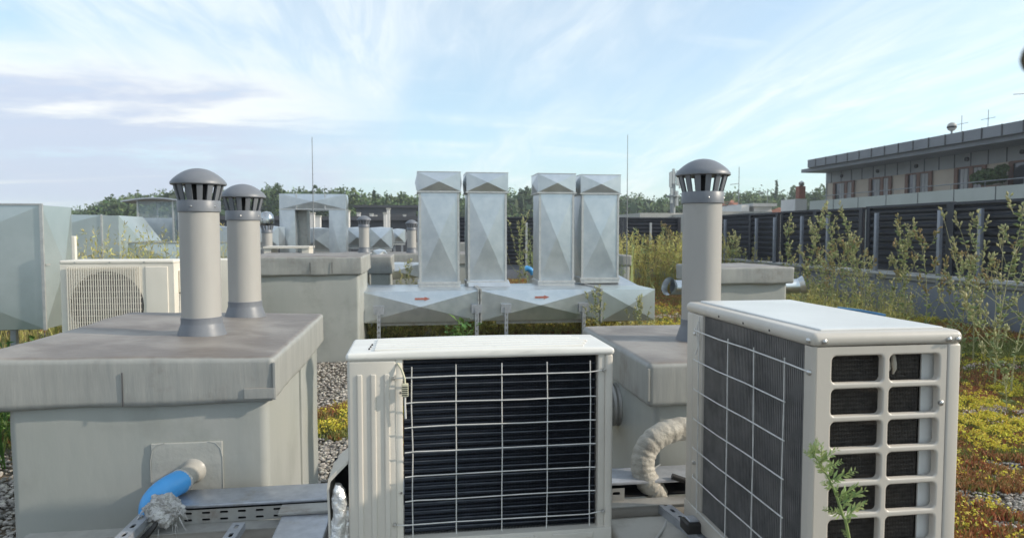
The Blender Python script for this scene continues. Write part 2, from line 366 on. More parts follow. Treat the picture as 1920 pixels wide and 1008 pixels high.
# ------------------------------------------------------------------ ground, terrain
g = MB()
nx, ny = 60, 70
gx = np.linspace(-22, 8.3, nx); gy = np.linspace(-5, 42, ny)
g.add([(x, y, .012*noise.noise(Vector((x*1.3, y*1.3, 0))) - .012) for y in gy for x in gx],
      [(j*nx + i, j*nx + i + 1, (j + 1)*nx + i + 1, (j + 1)*nx + i) for j in range(ny - 1) for i in range(nx - 1)])
struct('roof_ground', g, 'soil', smooth=True)
g = MB().box(-22, 8.3, -5, 42, -13, -.06); o = g.build('roof_slab', 'parapet'); tag(o, kind='structure')
def th(x, y):
    d = math.hypot(x, y)
    return -13 + (max(0, d - 60)/90)**1.2*9*(1 if d < 300 else 1) if d < 260 else -13 + (200/90)**1.2*9 + (d - 260)*.004
g = MB(); rr = [0, 30, 60, 80, 100, 130, 160, 200, 262]; na = 72
g.add([(r_*math.cos(2*PI*a/na), r_*math.sin(2*PI*a/na), -13 if r_ < 60 else -13 + min(1, (r_ - 60)/200)*13.5) for r_ in rr for a in range(na)],
      [(i*na + a, i*na + (a + 1) % na, (i + 1)*na + (a + 1) % na, (i + 1)*na + a) for i in range(len(rr) - 1) for a in range(na)])
struct('terrain', g, 'terrain', smooth=True)

# ------------------------------------------------------------------ membrane boxes (roof curbs)
def curb(x0, x1, y0, y1, zt, th_, ov, label, tilt=None, amp=.006, group='membrane covered roof boxes', r=.022, bl=None):
    t = thing('roof_box', label, 'roof box', ((x0 + x1)/2, (y0 + y1)/2, 0), group)
    sg = (max(6, int((x1 - x0)/.05)), max(6, int((y1 - y0)/.05)), 4)
    MB().rbox(x0, x1, y0, y1, zt - th_, zt, r, sg, amp, 3.2, tilt).build('lid', 'lid', t, smooth=True)
    b0 = bl if bl is not None else x0 + ov
    MB().rbox(b0, x1 - ov, y0 + ov, y1 - ov, 0 - .03, zt - th_ + .02, .03, (14, 14, 12), amp*.6, 2.2).build('body', 'membrane', t, smooth=True)
    return t
box1 = curb(-1.405, -.46, 2.346, 3.62, .94, .157, .032, 'large front membrane box with brown lid that carries the two nearest vent pipes',
            tilt=lambda x, y: .018*max(0, (-.46 - x)/.94), bl=-1.30)
# corner fold and seams on the lid
o = MB().rbox(-.56, -.462, 2.3435, 2.36, .80, .835, .0015, (3, 1, 1)).build('corner_fold', 'lid', box1, smooth=True)
MB().rbox(-.468, -.4585, 2.3445, 2.352, .795, .92, .0015, (1, 1, 3)).build('corner_weld', 'lid', box1, smooth=True)
MB().rbox(-.462, -.449, 3.02, 3.12, .0, .78, .004, (1, 2, 3)).build('vertical_seam', 'membrane', box1, smooth=True).location.x = -.033
MB().tube([(-.935, 2.346 - .003, .90 - i*.022) for i in range(6)], .0018, 5).build('lid_seam', 'seam', box1)

zc = .877
box3 = curb(.846, 2.0, 2.376, 3.36, zc, .168, .035, 'low grey membrane covered box between the two front air conditioners, carrying one pipe', amp=.005)
MB().rbox(.8445, .853, 2.3745, 2.385, .735, .855, .0015, (1, 1, 3)).build('corner_weld', 'lid', box3, smooth=True)
box2 = curb(-1.80, -.53, 7.3, 8.8, 1.105, .197, .04, 'tall pale grey membrane box behind the two pipes, beside the galvanized ducts', amp=.012)
for xx in (-1.06, -.84): MB().tube([(xx, 7.292, 1.05 - i*.03) for i in range(5)], .003, 5).build('lid_seam', 'seam', box2)
curb(-.62, -.30, 9.6, 10.9, 1.03, .25, .03, 'narrow grey membrane box just behind the tall box', amp=.01)
curb(-.60, 1.3, 12.4, 13.8, .98, .2, .04, 'long low membrane box with a pipe, seen behind the uprights', amp=.01)
curb(.0, 2.2, 16.2, 17.6, 1.12, .3, .04, 'farthest membrane box, near the rooftop edge left of the uprights', amp=.01)
curb(2.684, 3.575, 6.0, 6.75, 1.035, .165, .05, 'grey membrane box behind the right front unit with a round metal duct on each side', amp=.01)
curb(3.44, 3.61, 11.0, 11.7, 0.98, .18, .02, 'little membrane box right of the tall galvanized uprights', amp=.01)

# sleeve patch, stub and blue elbow on box 1
yf = 2.374
t = thing('drain_pipe', 'grey pipe stub with bright blue elbow coming out of the large box front', 'pipe', (-.83, yf, .55))
MB().rbox(-0.865, -0.640, yf - .0028, yf + .01, .44, 0.654, .0022, (8, 1, 8), .0008, 9).build('sleeve_patch', 'patch', t, smooth=True)
for sx_, xs in ((-1, -0.866), (1, -0.639)):
    pts = [(xs, yf - .003, .46), (xs, yf - .003, 0.599), (xs - sx_*.006, yf - .003, 0.631), (xs - sx_*.022, yf - .003, 0.650), (xs - sx_*.045, yf - .003, 0.655)]
    MB().tube(pts, .0012, 5).build('weld_edge', 'patch', t, smooth=True)
def bez(p0, p1, p2, p3, n=16):
    p0, p1, p2, p3 = map(Vector, (p0, p1, p2, p3))
    return [p0*(1 - u)**3 + p1*3*u*(1 - u)**2 + p2*3*u*u*(1 - u) + p3*u**3 for u in [i/n for i in range(n + 1)]]
pst = bez((-0.735, 2.384, 0.557), (-0.735, 2.35, 0.557), (-0.739, 2.31, 0.555), (-0.739, 2.262, 0.562), 12)
MB().tube(pst, [.060, .046, .038, .035] + [.033]*9, 24).build('stub', 'stub', t, smooth=True)
MB().tube([pst[-1] + Vector((.004, .012, .004)), pst[-1] + Vector((-.004, -.012, -.003))], .0385, 24).build('collar', 'foil', t, smooth=True, bevel=.003)
pb = bez(pst[-1], (-0.742, 2.228, 0.566), (-0.798, 2.175, 0.557), (-0.788, 2.165, 0.507), 18)
MB().tube(pb, [.038]*14 + [.039]*5, 28).build('elbow', 'blue', t, smooth=True)
# foil and insulation lump at the pipe's end
v = MB(); ce = Vector((-0.744, 2.135, 0.522))
ico = bmesh.new(); bmesh.ops.create_icosphere(ico, subdivisions=5, radius=1)
for q in ico.verts:
    n = q.co.normalized(); rr_ = 1 + .45*noise.noise(n*1.7 + Vector((4, 1, 0))) + .30*abs(noise.noise(n*4)) + .14*abs(noise.noise(n*11))
    v.v.append(ce + Vector((n.x*.046, n.y*.034, n.z*.040))*rr_)
v.f = [tuple(a.index for a in f.verts) for f in ico.faces]; ico.free()
v.build('wrapping', 'fluff', t, smooth=True)
fr_ = MB()
for i in range(46):
    a = random.uniform(0, 2*PI); s0 = ce + Vector((.055*math.cos(a), -.03 + random.uniform(-.015, .03), .045*math.sin(a)))
    e0 = s0 + Vector((math.cos(a)*.02 + random.gauss(0, .012), -.012, -.03 + math.sin(a)*.01 + random.gauss(0, .008)))
    fr_.tube([s0, (s0 + e0)/2 + Vector((0, -.006, .003)), e0], [.0012, .001, .0005], 4)
fr_.build('frayed_threads', 'fluff', t)
for k_, (e1, e2) in enumerate((((-.87, yf - .27, .40), (-.98, yf - .5, .32)), ((-.86, yf - .28, .40), (-.845, yf - .42, .28)))):
    tag(MB().tube(bez(ce + Vector((-.01, -.04, -.02)), ce + Vector((-.01, -.08, -.04)), e1, e2), .0075, 10).build('cable', 'cable', smooth=True, org=ce),
        ('black cable leaving the blue elbow\'s wrapping towards the slotted rails', 'second black cable hanging straight down from the blue elbow\'s wrapping')[k_], 'cable', 'black cables at the blue elbow')

# ------------------------------------------------------------------ plastic vent pipes
VH1, VH2, VH3 = 0.668, 0.650, 0.801
def vent(cx, cy, z0, r, H, label, slots=14, detail=True, steel=False, group='grey vent pipes with slotted caps', rot=0.0):
    t = thing('vent_pipe', label, 'vent pipe', (cx, cy, z0), group)
    k = r/.073; zt = z0 + H
    n = 56 if detail else 24
    hd, hs, hc = .064*k, .062*k, .043*k
    zr = zt - hd; zs = zr - hs; zcb = zs - hc
    MB().lathe(cx, cy, [(r, z0 + .03), (r, zcb + .01)], n, False).build('pipe', 'pipe', t, smooth=True)
    MB().lathe(cx, cy, [(r + .022*k, z0 - .004), (r + .0215*k, z0 + .002), (r + .004, z0 + .056*k), (r + .003, z0 + .060*k), (r + .003, z0 + .082*k), (r - .002, z0 + .084*k)], n, False).build('base_collar', 'cap', t, smooth=True)
    capm = 'cap'
    MB().lathe(cx, cy, [(r + .001, zcb - .002), (r + .006*k, zcb), (r + .006*k, zs - .003), (r + .004*k, zs)], n, False).build('collar', capm, t, smooth=True)
    # slotted ring, flaring
    s = MB(); ri, ro = r + .003*k, r + .020*k
    for i in range(slots):
        a0 = 2*PI*i/slots + rot; da = 2*PI/slots*.27
        for rad_off in (0,):
            vs = []
            for z_, rr_ in ((zs - .002, ri), (zr + .002, ro)):
                for aa in (a0 - da, a0, a0 + da):
                    vs += [(cx + rr_*math.cos(aa), cy + rr_*math.sin(aa), z_), (cx + (rr_ - .008*k)*math.cos(aa), cy + (rr_ - .008*k)*math.sin(aa), z_)]
            s.add(vs, [(0, 2, 8, 6), (2, 4, 10, 8), (1, 7, 9, 3), (3, 9, 11, 5), (0, 6, 7, 1), (4, 5, 11, 10)])
    s.build('slotted_ring', capm, t)
    if detail:
        MB().lathe(cx, cy, [(.34*r, zs - .01), (.46*r, zr)], 24, True).build('slot_shade_core', 'dark', t, smooth=True) if not steel else None  # near-black core added inside the cap to make the slots look shaded
    R_ = r + .0285*k
    if steel:
        MB().lathe(cx, cy, [(R_*.55, zr), (R_*.95, zr + .03*k), (R_, zr + .09*k), (R_*.9, zr + .15*k), (R_*.6, zr + .19*k), (.002, zr + .205*k)], 32, True).build('cap', 'steel', t, smooth=True)
    else:
        dome = [(R_*(1 - u), zr + .012*k + (hd - .012*k)*(1 - (1 - u)**2.1)) for u in [i/14 for i in range(14)]]
        prof = [(ro - .002*k, zr + .002), (R_ - .003*k, zr - .002*k), (R_ + .001, zr + .001*k), (R_ + .001, zr + .008*k)] + [(x, z) for x, z in dome[1:]] + [(.002, zt)]
        MB().lathe(cx, cy, prof, n, True).build('cap', capm, t, smooth=True)
    if detail:
        for a in (-1.75, -.6, 2.4):
            b = MB(); p = Vector((cx + (r + .006*k)*math.cos(a + rot), cy + (r + .006*k)*math.sin(a + rot), zs - hc*.55)); d = Vector((math.cos(a + rot), math.sin(a + rot), 0))
            b.tube([p - d*.002, p + d*.001, p + d*.003], [.004, .004, .0015], 10); b.build('screw', 'bolt', t, smooth=True)
    return t
vent(-.835, 2.850, .936, .0735, VH1, 'nearest of the three big vent pipes, on the left lid, tallest with grey slotted cap', rot=.1)
vent(-.812, 3.46, .936, .075, VH2, 'vent pipe just behind and right of the nearest one on the left lid', rot=.25)
vent(1.263, 2.87, zc - .003, .084, VH3, 'big vent pipe on the low box behind the right front air conditioner', rot=.05)
vent(-2.42, 11.9, .75, .085, .80, 'small distant vent pipe with shiny steel ball cap', 12, False, True)
vent(-.81, 11.6, 1.02, .085, .62, 'distant vent pipe behind the tall membrane box, left of the uprights', 12, False)
vent(-.03, 13.0, .98, .085, .62, 'distant vent pipe standing just left of the first tall duct', 12, False)

# ------------------------------------------------------------------ centre air conditioner (seen from its coil side)
X0, X1, Y0, Y1, ZB, ZL, ZT = -.178, .5565, 1.85, 2.10, .470, 1.008, 1.028
t = thing('air_conditioner', 'cream air conditioner in the middle, wire guard over its black coil facing the camera', 'air conditioner', ((X0 + X1)/2, 1.98, ZB))
l = MB().rbox(X0 - .004, X1 + .004, Y0 - .004, Y1 + .004, ZL, ZT, .010, (24, 12, 1), .0006, 5)
l.v = [(x, y, z + (.006*math.cos((x - .19)/.75*PI*.9) if z > ZL + .012 else 0)) for x, y, z in l.v]
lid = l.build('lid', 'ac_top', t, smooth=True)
for q, yy in enumerate((1.885, 1.925, 1.965, 2.005, 2.045)):
    MB().rbox(X0 + .07, X1 - .05 - .015*abs(q - 2), yy - .013, yy + .013, ZT + .001, ZT + .0085, .0035, (14, 1, 1)).build('pressed_rib', 'ac_top', t, smooth=True)
for q in range(3): MB().tube([(X0 + .055 + q*.002, 1.90 + q*.035, ZT + .0025), (X0 + .056 + q*.002, 1.905 + q*.035, ZT + .0046)], .0025, 8).build('vent_slot', 'dark', t)
# side column with pressed ribs
CL = -.031
MB().box(X0, CL - .016, Y0, Y1 - .001, ZB, ZL + .002).build('side_panel', 'ac', t, bevel=.008, seg=3)
for xx in (-.153, -.117, -.081):
    MB().rbox(xx, xx + .015, Y0 - .0035, Y0 + .004, .512, .972, .0034, (2, 1, 8)).build('pressed_rib', 'ac', t, smooth=True)
MB().box(CL - .018, CL - .001, Y0 + .003, Y0 + .05, ZB, ZL + .001).build('coil_edge', 'ac_white', t, bevel=.002)
# right column, bottom pan
MB().box(.514, .533, Y0 + .004, Y0 + .05, ZB + .02, ZL + .001).build('coil_edge', 'ac', t, bevel=.002)
MB().box(.533, X1, Y0, Y1 - .001, ZB, ZL + .002).build('corner_post', 'ac', t, bevel=.007, seg=3)
MB().box(CL - .03, X1 - .002, Y0 - .003, Y1 - .003, ZB - .018, ZB + .044).build('base_pan', 'ac', t, bevel=.004)
for a, b in ((.03, .14), (.20, .33), (.38, .50)):
    MB().rbox(a, b, Y0 - .007, Y0, ZB + .018, ZB + .036, .0033, (4, 1, 1)).build('pressed_foot', 'ac', t, smooth=True)
MB().box(-.031, .513, Y0 + .06, Y0 + .065, ZB + .02, ZL).build('coil_back', 'coil', t)
cb_ = MB(); z = ZB + .055
i = 0
while z < ZL - .004:
    cb_.tube([(-.029, Y0 + .030, z), (.25, Y0 + .034, z + .001), (.512, Y0 + .040, z + .001)], .0042 if i % 2 else .0052, 8, False); z += .0118; i += 1
cb_.build('coil_tubes', 'coil', t, smooth=True)
ct = MB(); z = ZB + .062
while z < ZL - .006:
    ct.tube([(-.029, Y0 + .0225, z), (.12, Y0 + .022, z + .0015), (.30, Y0 + .0225, z + .001), (.512, Y0 + .023, z + .0015)], [.0022, .0026, .0022, .0016], 6, False); z += .0236
ct.build('refrigerant_tubes', 'coil_tube', t, smooth=True)
fn = MB(); x = -.029
while x < .512:
    fn.box(x, x + .0006, Y0 + .024, Y0 + .058, ZB + .045, ZL); x += .0042
fn.build('coil_fins', 'coil', t)
# wire guard
gy = Y0 - .012; wg = thing('wire_guard', None, None, (0, 0, 0)); wg.parent = t
C.objects.unlink(wg); bpy.data.objects.remove(wg)
gm = MB()
for i, xv in enumerate((-.008, .077, .164, .252, .3375, .3375)):
    if i == 5: break
    x_ = [-.0075, .1115, .2385, .3645, .487][i]
    gm.tube([(x_ + random.gauss(0, .0008), gy + .0022, z_) for z_ in (.524, .64, .76, .88, .995 - .004*(i == 0))], .0016, 6)
for j in range(7):
    z_ = .962 - j*.0672
    xa, xb = (-.055, .530) if j in (0, 6) else (-.027 if j else -.05, .503)
    pts = [(xa, gy - .001 + (.011 if j in (0, 6) else 0), z_ - .002), (xa + .03, gy, z_), (.10, gy, z_ + random.gauss(0, .0012)), (.3, gy, z_ + random.gauss(0, .0012)), (.48, gy, z_ + .001), (xb, gy + (.010 if j in (0, 6) else 0), z_ + (.004 if j in (0, 6) else 0))]
    gm.tube(pts, .0017, 6)
gm.build('wire_guard', 'wire', t, smooth=True)
for bx_, bz in ((-.055, .960), (.528, .966), (-.055, .558), (.528, .562), (-.038, .92), (-.038, .645), (-.038, .50)):
    d_ = .0055 if bx_ != -.038 else .0035
    MB().tube([(bx_, Y0 - .002, bz), (bx_, Y0 - .006, bz), (bx_, Y0 - .0095, bz)], [d_, d_, d_*.5], 12).build('screw', 'bolt', t, smooth=True)
s_ = thing('sensor', None, None); C.objects.unlink(s_); bpy.data.objects.remove(s_)
o = MB().rbox(-.034, -.016, Y0 - .022, Y0 - .008, .913, .948, .002, (2, 2, 3)).build('sensor_clip', 'cream', t, smooth=True)
sl = MB()
for q in range(5): sl.box(-.0325, -.0175, Y0 - .0228, Y0 - .0215, .917 + q*.0055, .919 + q*.0055)
sl.build('slot', 'dark', o)
MB().tube([(-.045, Y0 + .002, 1.0), (-.034, Y0 - .008, .985), (-.026, Y0 - .014, .962), (-.025, Y0 - .015, .945)], .003, 8).build('lead', 'cream', o, smooth=True)
MB().tube([(-.025, Y0 - .014, .915), (-.0255, Y0 - .014, .89), (-.024, Y0 - .013, .852)], .0028, 8).build('probe', 'wire', o, smooth=True)
for xx in (-.13, .48):
    MB().box(xx - .02, xx + .02, Y0 - .02, Y1 + .02, ZB - .045, ZB - .018).build('foot', 'ac', t, bevel=.003)
# shut-off valve hood and foil wrapped pipes on its left
h = thing('valve_cover', 'grey plastic valve cover standing open against the middle air conditioner\'s left side', 'cover', (-.205, 1.93, .50))
pr_ = [(-.180, .735), (-.214, .707), (-.232, .688), (-.236, .66), (-.234, .60), (-.232, .45)]
c_ = MB()
for dy0, dy1 in ((1.86, 2.02),):
    inn = [(x + (.006 if i > 0 else 0), z - (.007 if i < 3 else 0)) for i, (x, z) in enumerate(pr_)]
    n = len(pr_); vs = [(x, dy0, z) for x, z in pr_] + [(x, dy0, z) for x, z in inn] + [(x, dy1, z) for x, z in pr_] + [(x, dy1, z) for x, z in inn]
    fs = []
    for i in range(n - 1):
        fs += [(i, i + 1, n + i + 1, n + i), (2*n + i, 3*n + i, 3*n + i + 1, 2*n + i + 1), (i, 2*n + i, 2*n + i + 1, i + 1), (n + i, n + i + 1, 3*n + i + 1, 3*n + i)]
    c_.add(vs, fs)
c_.build('shell', 'ac', h, smooth=True)
MB().box(-.231, -.182, 2.0, 2.006, .45, .70).build('back_plate', 'dark', h)
for sx_, (x_, zt_, rr_) in enumerate(((-.208, .672, .019), (-.187, .61, .012))):
    tb = MB(); pts = [(x_ + .006*math.sin(z_*23), 1.862 + .012*sx_, z_) for z_ in np.linspace(zt_, .40, 46)]
    tb.tube(pts, [rr_*(.55 + .45*min(1, i/5)) for i in range(46)], 28)
    tb.v = [tuple(Vector(p) + Vector((noise.noise(Vector(p)*75), noise.noise(Vector(p)*75 + Vector((9, 2, 0))), noise.noise(Vector(p)*60)))*.0055) for p in tb.v]
    tag(tb.build('insulated_pipe', 'foil', smooth=True, org=(x_, 1.9, .4)), ('thick crinkled foil wrapped refrigerant pipe under the valve cover', 'thinner foil wrapped pipe beside the thick one, against the unit side')[sx_], 'pipe', 'foil wrapped refrigerant pipes')

# ------------------------------------------------------------------ right front air conditioner (end on)
S = 1.1; RX0, RX1 = .834, 1.185; RY0, RY1 = 1.326, 2.00; RB, RL, RT = .50, 1.108, 1.139
t = thing('air_conditioner', 'beige air conditioner seen end on at the right with rounded openings in its end panel', 'air conditioner', ((RX0 + RX1)/2, (RY0 + RY1)/2, RB))
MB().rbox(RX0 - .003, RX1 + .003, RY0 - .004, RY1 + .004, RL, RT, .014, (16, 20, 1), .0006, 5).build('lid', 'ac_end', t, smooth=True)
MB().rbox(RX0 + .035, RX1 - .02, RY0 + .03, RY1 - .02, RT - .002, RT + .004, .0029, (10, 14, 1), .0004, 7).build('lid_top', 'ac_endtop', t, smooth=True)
# end panel with two columns of openings
pan = MB(); U0 = .041
rows = 8; z1 = 1.0890; ph = .0712
xc = [(0.8790, 0.9990), (1.0140, 1.1330)]
cells = []
xs = [RX0 + .008, 1.0065, 1.150]
for j in range(rows):
    zt_ = z1 - j*ph; zb_ = zt_ - .0590
    za = RL + .001 if j == 0 else z1 - (j - .5)*ph + ph*0 + .0
    top_ = RL + .001 if j == 0 else (z1 - (j - 1)*ph - .0590 + zt_)/2
    bot_ = RB + .0 if j == rows - 1 else (zb_ + z1 - (j + 1)*ph)/2
    for c in range(2):
        cells.append(((xs[c], xs[c + 1], bot_, top_), (xc[c][0], xc[c][1], zb_, zt_), .011))
pan.holed((0, RY0, 0), (1, 0, 0), (0, 0, 1), (0, -1, 0), cells, depth=.016, lip=.0025, k=6)
pan.build('end_panel', 'ac_end', t, smooth=True)
# rounded near-left corner, right strip and seam
cm = MB(); r_ = .022; cp = [(RX0 + .0225, RY0 - .0002)] + [(RX0 + r_ - r_*math.sin(a), RY0 + r_ - r_*math.cos(a)) for a in [i/8*PI/2 for i in range(9)]] + [(RX0, RY0 + .040)]
cp = [(RX0 + .010, RY0 - .0004)] + [(RX0 + .010 - .010*math.sin(a), RY0 + .010 - .010*math.cos(a)) for a in [i/8*PI/2 for i in range(9)]] + [(RX0, RY0 + .030), (RX0 + .006, RY0 + .034)]
cm.add([(x, y, z_) for z_ in (RB, RL + .002) for x, y in cp], [(i, i + 1, len(cp) + i + 1, len(cp) + i) for i in range(len(cp) - 1)])
cm.build('corner_post', 'ac_end', t, smooth=True)
MB().box(1.1515, RX1, RY0 - .0005, RY0 + .05, RB, RL + .002).build('edge_strip', 'ac_end', t, bevel=.006, seg=3)
MB().box(RX1 - .006, RX1 - .001, RY0 + .05, RY1 - .02, RB, RL + .002).build('front_panel', 'ac_end', t)
MB().box(RX0 + .001, RX1 - .002, RY1 - .05, RY1, RB, RL + .002).build('far_panel', 'ac_end', t, bevel=.008, seg=3)
MB().box(RX0, RX0 + .02, RY1 - .118, RY1 - .049, RB, RL + .001).build('service_panel', 'ac_end', t, bevel=.002)
MB().box(RX0 - .002, RX1 - .002, RY0 + .004, RY1 - .002, RB - .03, RB + .025).build('base_pan', 'ac_end', t, bevel=.004)
# coil: long side and wrapped round the near end
fy0, fy1 = RY0 + .034, RY1 - .12
fn = MB(); y = fy0
while y < fy1: fn.box(RX0 + .006, RX0 + .028, y, y + .0030, RB + .02, RL); y += .0078
fn.build('coil_fins', 'fin', t)
tb = MB(); z = RB + .03
while z < RL - .004: tb.box(RX0 + .0115, RX0 + .03, fy0, fy1, z, z + .0040); z += .0092
tb.build('coil_tubes', 'fin', t)
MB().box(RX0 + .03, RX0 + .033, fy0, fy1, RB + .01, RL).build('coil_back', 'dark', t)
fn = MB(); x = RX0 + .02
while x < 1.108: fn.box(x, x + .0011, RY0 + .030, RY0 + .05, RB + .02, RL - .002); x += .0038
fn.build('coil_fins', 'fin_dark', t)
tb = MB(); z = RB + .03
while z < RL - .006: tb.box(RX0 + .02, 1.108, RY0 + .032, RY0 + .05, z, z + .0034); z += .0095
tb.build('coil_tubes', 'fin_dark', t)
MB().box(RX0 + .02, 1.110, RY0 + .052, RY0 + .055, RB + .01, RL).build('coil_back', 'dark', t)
MB().box(1.111, RX1 - .008, RY0 + .026, RY0 + .03, RB + .01, RL).build('inner_plate', 'ac_endtop', t)
bk = MB()
for q in range(2): bk.tube([(1.026 + q*.017, RY0 + .029, 1.084), (1.027 + q*.016, RY0 + .027, 1.066), (1.031 + q*.015, RY0 + .028, 1.052), (1.027 + q*.017, RY0 + .0295, 1.040)], [.004, .0065, .005, .0015], 12)
bk.build('bent_fins', 'tape', t, smooth=True)
# guard wires on the long side
gx = RX0 - .010; gm = MB(); yA, yB = RY0 + .012, RY1 - .105
for j in range(7):
    z_ = 1.060 - j*.0885
    e = j == 0 or j == 5
    pts = [(gx + (.010 if e else 0), (RY0 + .004) if j == 0 else yA + .075, z_ - (.006 if j == 0 else 0)), (gx, yA + (.07 if j == 0 else .09), z_), (gx, 1.6, z_ + .002), (gx, 1.75, z_), (gx, yB + .02, z_ + .003), (gx + (.008 if e else 0), yB + (.035 if e else .022), z_ + .006)]
    gm.tube(pts, .0019, 6)
for yy in (1.424, 1.562, 1.702, 1.888):
    gm.tube([(gx + .0028, yy + random.gauss(0, .0015), z_) for z_ in (1.066 + (.004 if yy < 1.8 else .04), .95, .8, .66, .52)], .0019, 6)
gm.build('wire_guard', 'wire', t, smooth=True)
def knob(p, d, r, parent, nm='screw'):
    p = Vector(p); d = Vector(d); MB().tube([p - d*.001, p + d*r*.5, p + d*r*.9], [r, r*.9, r*.35], 14).build(nm, 'bolt', parent, smooth=True)
for p, d in (((.857, RY0 - .004, 1.121), (0, -1, 0)), ((1.150, RY0 - .004, 1.120), (0, -1, 0)), ((1.171, RY0 - .004, 1.120), (0, -1, 0)),
             ((1.1385, RY0, .980), (0, -1, 0)), ((RX0 - .001, RY0 + .010, 1.054), (-1, 0, 0)), ((RX0 - .003, RY0 + .012, 1.122), (-1, 0, 0)), ((RX0 - .002, 1.93, 1.05), (-1, 0, 0)), ((RX0 - .002, 1.925, .66), (-1, 0, 0))):
    knob(p, d, .0062, t)
for yy in (1.50, 1.63, 1.77): MB().tube([(RX0 - .0025, yy, 1.121), (RX0 - .0035, yy, 1.121)], .003, 10).build('rivet_hole', 'dark', t)
MB().tube([(RX0 - .004, 1.905, 1.09), (RX0 - .010, 1.90, 1.06), (RX0 - .006, 1.897, 1.02), (RX0 - .011, 1.905, .99)], .0022, 8).build('bent_wire', 'wire', t, smooth=True)
for yy in (1.42, 1.88): MB().box(RX0 + .01, RX1 - .01, yy - .02, yy + .02, RB - .064, RB - .03).build('foot', 'ac_end', t, bevel=.003)

# ------------------------------------------------------------------ supports: plinth, slotted rails, cable tray
t = MB().rbox(-.45, .80, 1.25, 2.06, -.02, .28, .02, (14, 10, 4), .004, 4).build('equipment_plinth', 'plinth', smooth=True, org=(.1, 1.6, 0))
tag(t, 'low pale membrane plinth under the middle air conditioner', 'plinth')
t = MB().rbox(.60, 1.20, 1.36, 2.09, .36, .435, .02, (14, 10, 2), .003, 4).build('equipment_slab', 'plinth', smooth=True, org=(1.1, 1.8, 0.36))
tag(t, 'beige slab beneath the right air conditioner, in front of the low box', 'slab')
t = MB().box(.75, 1.17, 1.4, 2.05, 0, .359).build('slab_base', 'membrane', org=(1.1, 1.8, 0)); tag(t, 'grey block carrying the beige slab under the right unit', 'block')
def slot_cells(L, w, pitch, sl, sw, nrow=1, r=None):
    cs = []; n = max(1, int(L/pitch)); p = L/n; rh = w/nrow
    for i in range(n):
        for j in range(nrow):
            cs.append(((i*p, (i + 1)*p, j*rh, (j + 1)*rh), (i*p + (p - sl)/2, i*p + (p + sl)/2, j*rh + (rh - sw)/2, j*rh + (rh + sw)/2), (r or sw*.48)))
    return cs
def strut(a, b, w, h, label, m='zinc', group='slotted support rails'):
    """C-rail along a-b, slots in its upper face"""
    a = Vector(a); b = Vector(b); Lh = (b - a).length; d = (b - a)/Lh; s_ = Vector((0, 0, 1)).cross(d).normalized()
    t = thing('slotted_rail', label, 'rail', a, group)
    mb = MB(); mb.holed(a - s_*w/2 + Vector((0, 0, h)), d, s_, (0, 0, 1), slot_cells(Lh, w, .052, .028, .012), depth=.004, k=4)
    mb.build('slotted_face', m, t)
    sd_ = MB()
    for q in (-1, 1): sd_.obox(a + s_*q*(w/2 - .001) + Vector((0, 0, h/2 - .001)), b + s_*q*(w/2 - .001) + Vector((0, 0, h/2 - .001)), .002, h)
    sd_.build('side_web', m, t)
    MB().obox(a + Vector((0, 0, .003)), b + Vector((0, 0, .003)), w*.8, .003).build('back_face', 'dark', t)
    return t
# cable tray running along X behind the middle unit
t = thing('cable_tray', 'zinc covered cable tray running behind the middle air conditioner', 'cable tray', (-.8, 2.2, .46))
MB().box(-.775, 1.35, 2.165, 2.30, .509, .521).build('cover', 'zinc', t, bevel=.004)
MB().box(-.77, 1.345, 2.295, 2.298, .466, .508).build('rear_web', 'zinc', t)
pl = MB().holed((-.765, 2.158, .466), (1, 0, 0), (0, 0, 1), (0, -1, 0), slot_cells(.42, .042, .050, .024, .007, 2), depth=.004, k=4)
pl.build('slotted_web', 'zinc_dull', t)
pl = MB().holed((-.345, 2.158, .466), (1, 0, 0), (0, 0, 1), (0, -1, 0), slot_cells(.92, .042, .050, .022, .009, 2), depth=.004, k=4)
pl.build('slotted_web', 'zinc', t)
pl = MB().holed((.575, 2.140, .440), (1, 0, 0), (0, 0, 1), (0, -1, 0), slot_cells(.11, .070, .055, .026, .011, 2), depth=.004, k=4)
pl.build('joint_plate', 'zinc_dull', t)
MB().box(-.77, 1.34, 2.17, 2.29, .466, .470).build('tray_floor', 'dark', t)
t = thing('support_beam', 'beige horizontal beam just under the cable tray', 'beam', (-1.1, 2.1, .33)); 
MB().box(-1.13, 1.3, 2.10, 2.156, .425, .462).build('beam', 'rail', t, bevel=.003)
MB().box(-1.13, 1.3, 2.095, 2.1565, .4621, .4655).build('beam_top', 'zinc_dull', t)
strut((-0.811, 1.633, .492), (-0.799, 2.133, .492), .036, .022, 'slotted rail running towards the camera, left under the blue elbow') 
strut((-0.535, 1.591, .467), (-0.521, 2.091, .467), .036, .022, 'slotted rail running towards the camera below the cable tray middle')
strut((0.913, 1.385, .436), (0.804, 2.127, .436), .040, .028, 'slotted rail on the beige slab beside the right air conditioner', 'zinc')
t = thing('cable_duct', 'wide grey cable duct branching from the tray towards the camera', 'cable duct', (-.33, 1.9, .4))
MB().rbox(-.40, -.255, 1.55, 2.150, .44, .50, .006, (4, 10, 2), .001, 6).build('duct', 'zinc', t, smooth=True)
MB().box(-.41, -.25, 2.09, 2.157, .5005, .512).build('lap_plate', 'zinc_dull', t, bevel=.004)
t = thing('rubber_mount', 'black rubber foot with a steel clip on the slotted rail beside the right unit', 'mount', (0.814, 1.897, .465))
MB().rbox(0.790, 0.838, 1.867, 1.927, .465, .497, .005, (2, 2, 2)).build('block', 'cable', t, smooth=True)
MB().rbox(0.800, 0.831, 1.877, 1.917, .4975, .5035, .0028, (3, 3, 1), .001, 20).build('clip', 'zinc', t, smooth=True)
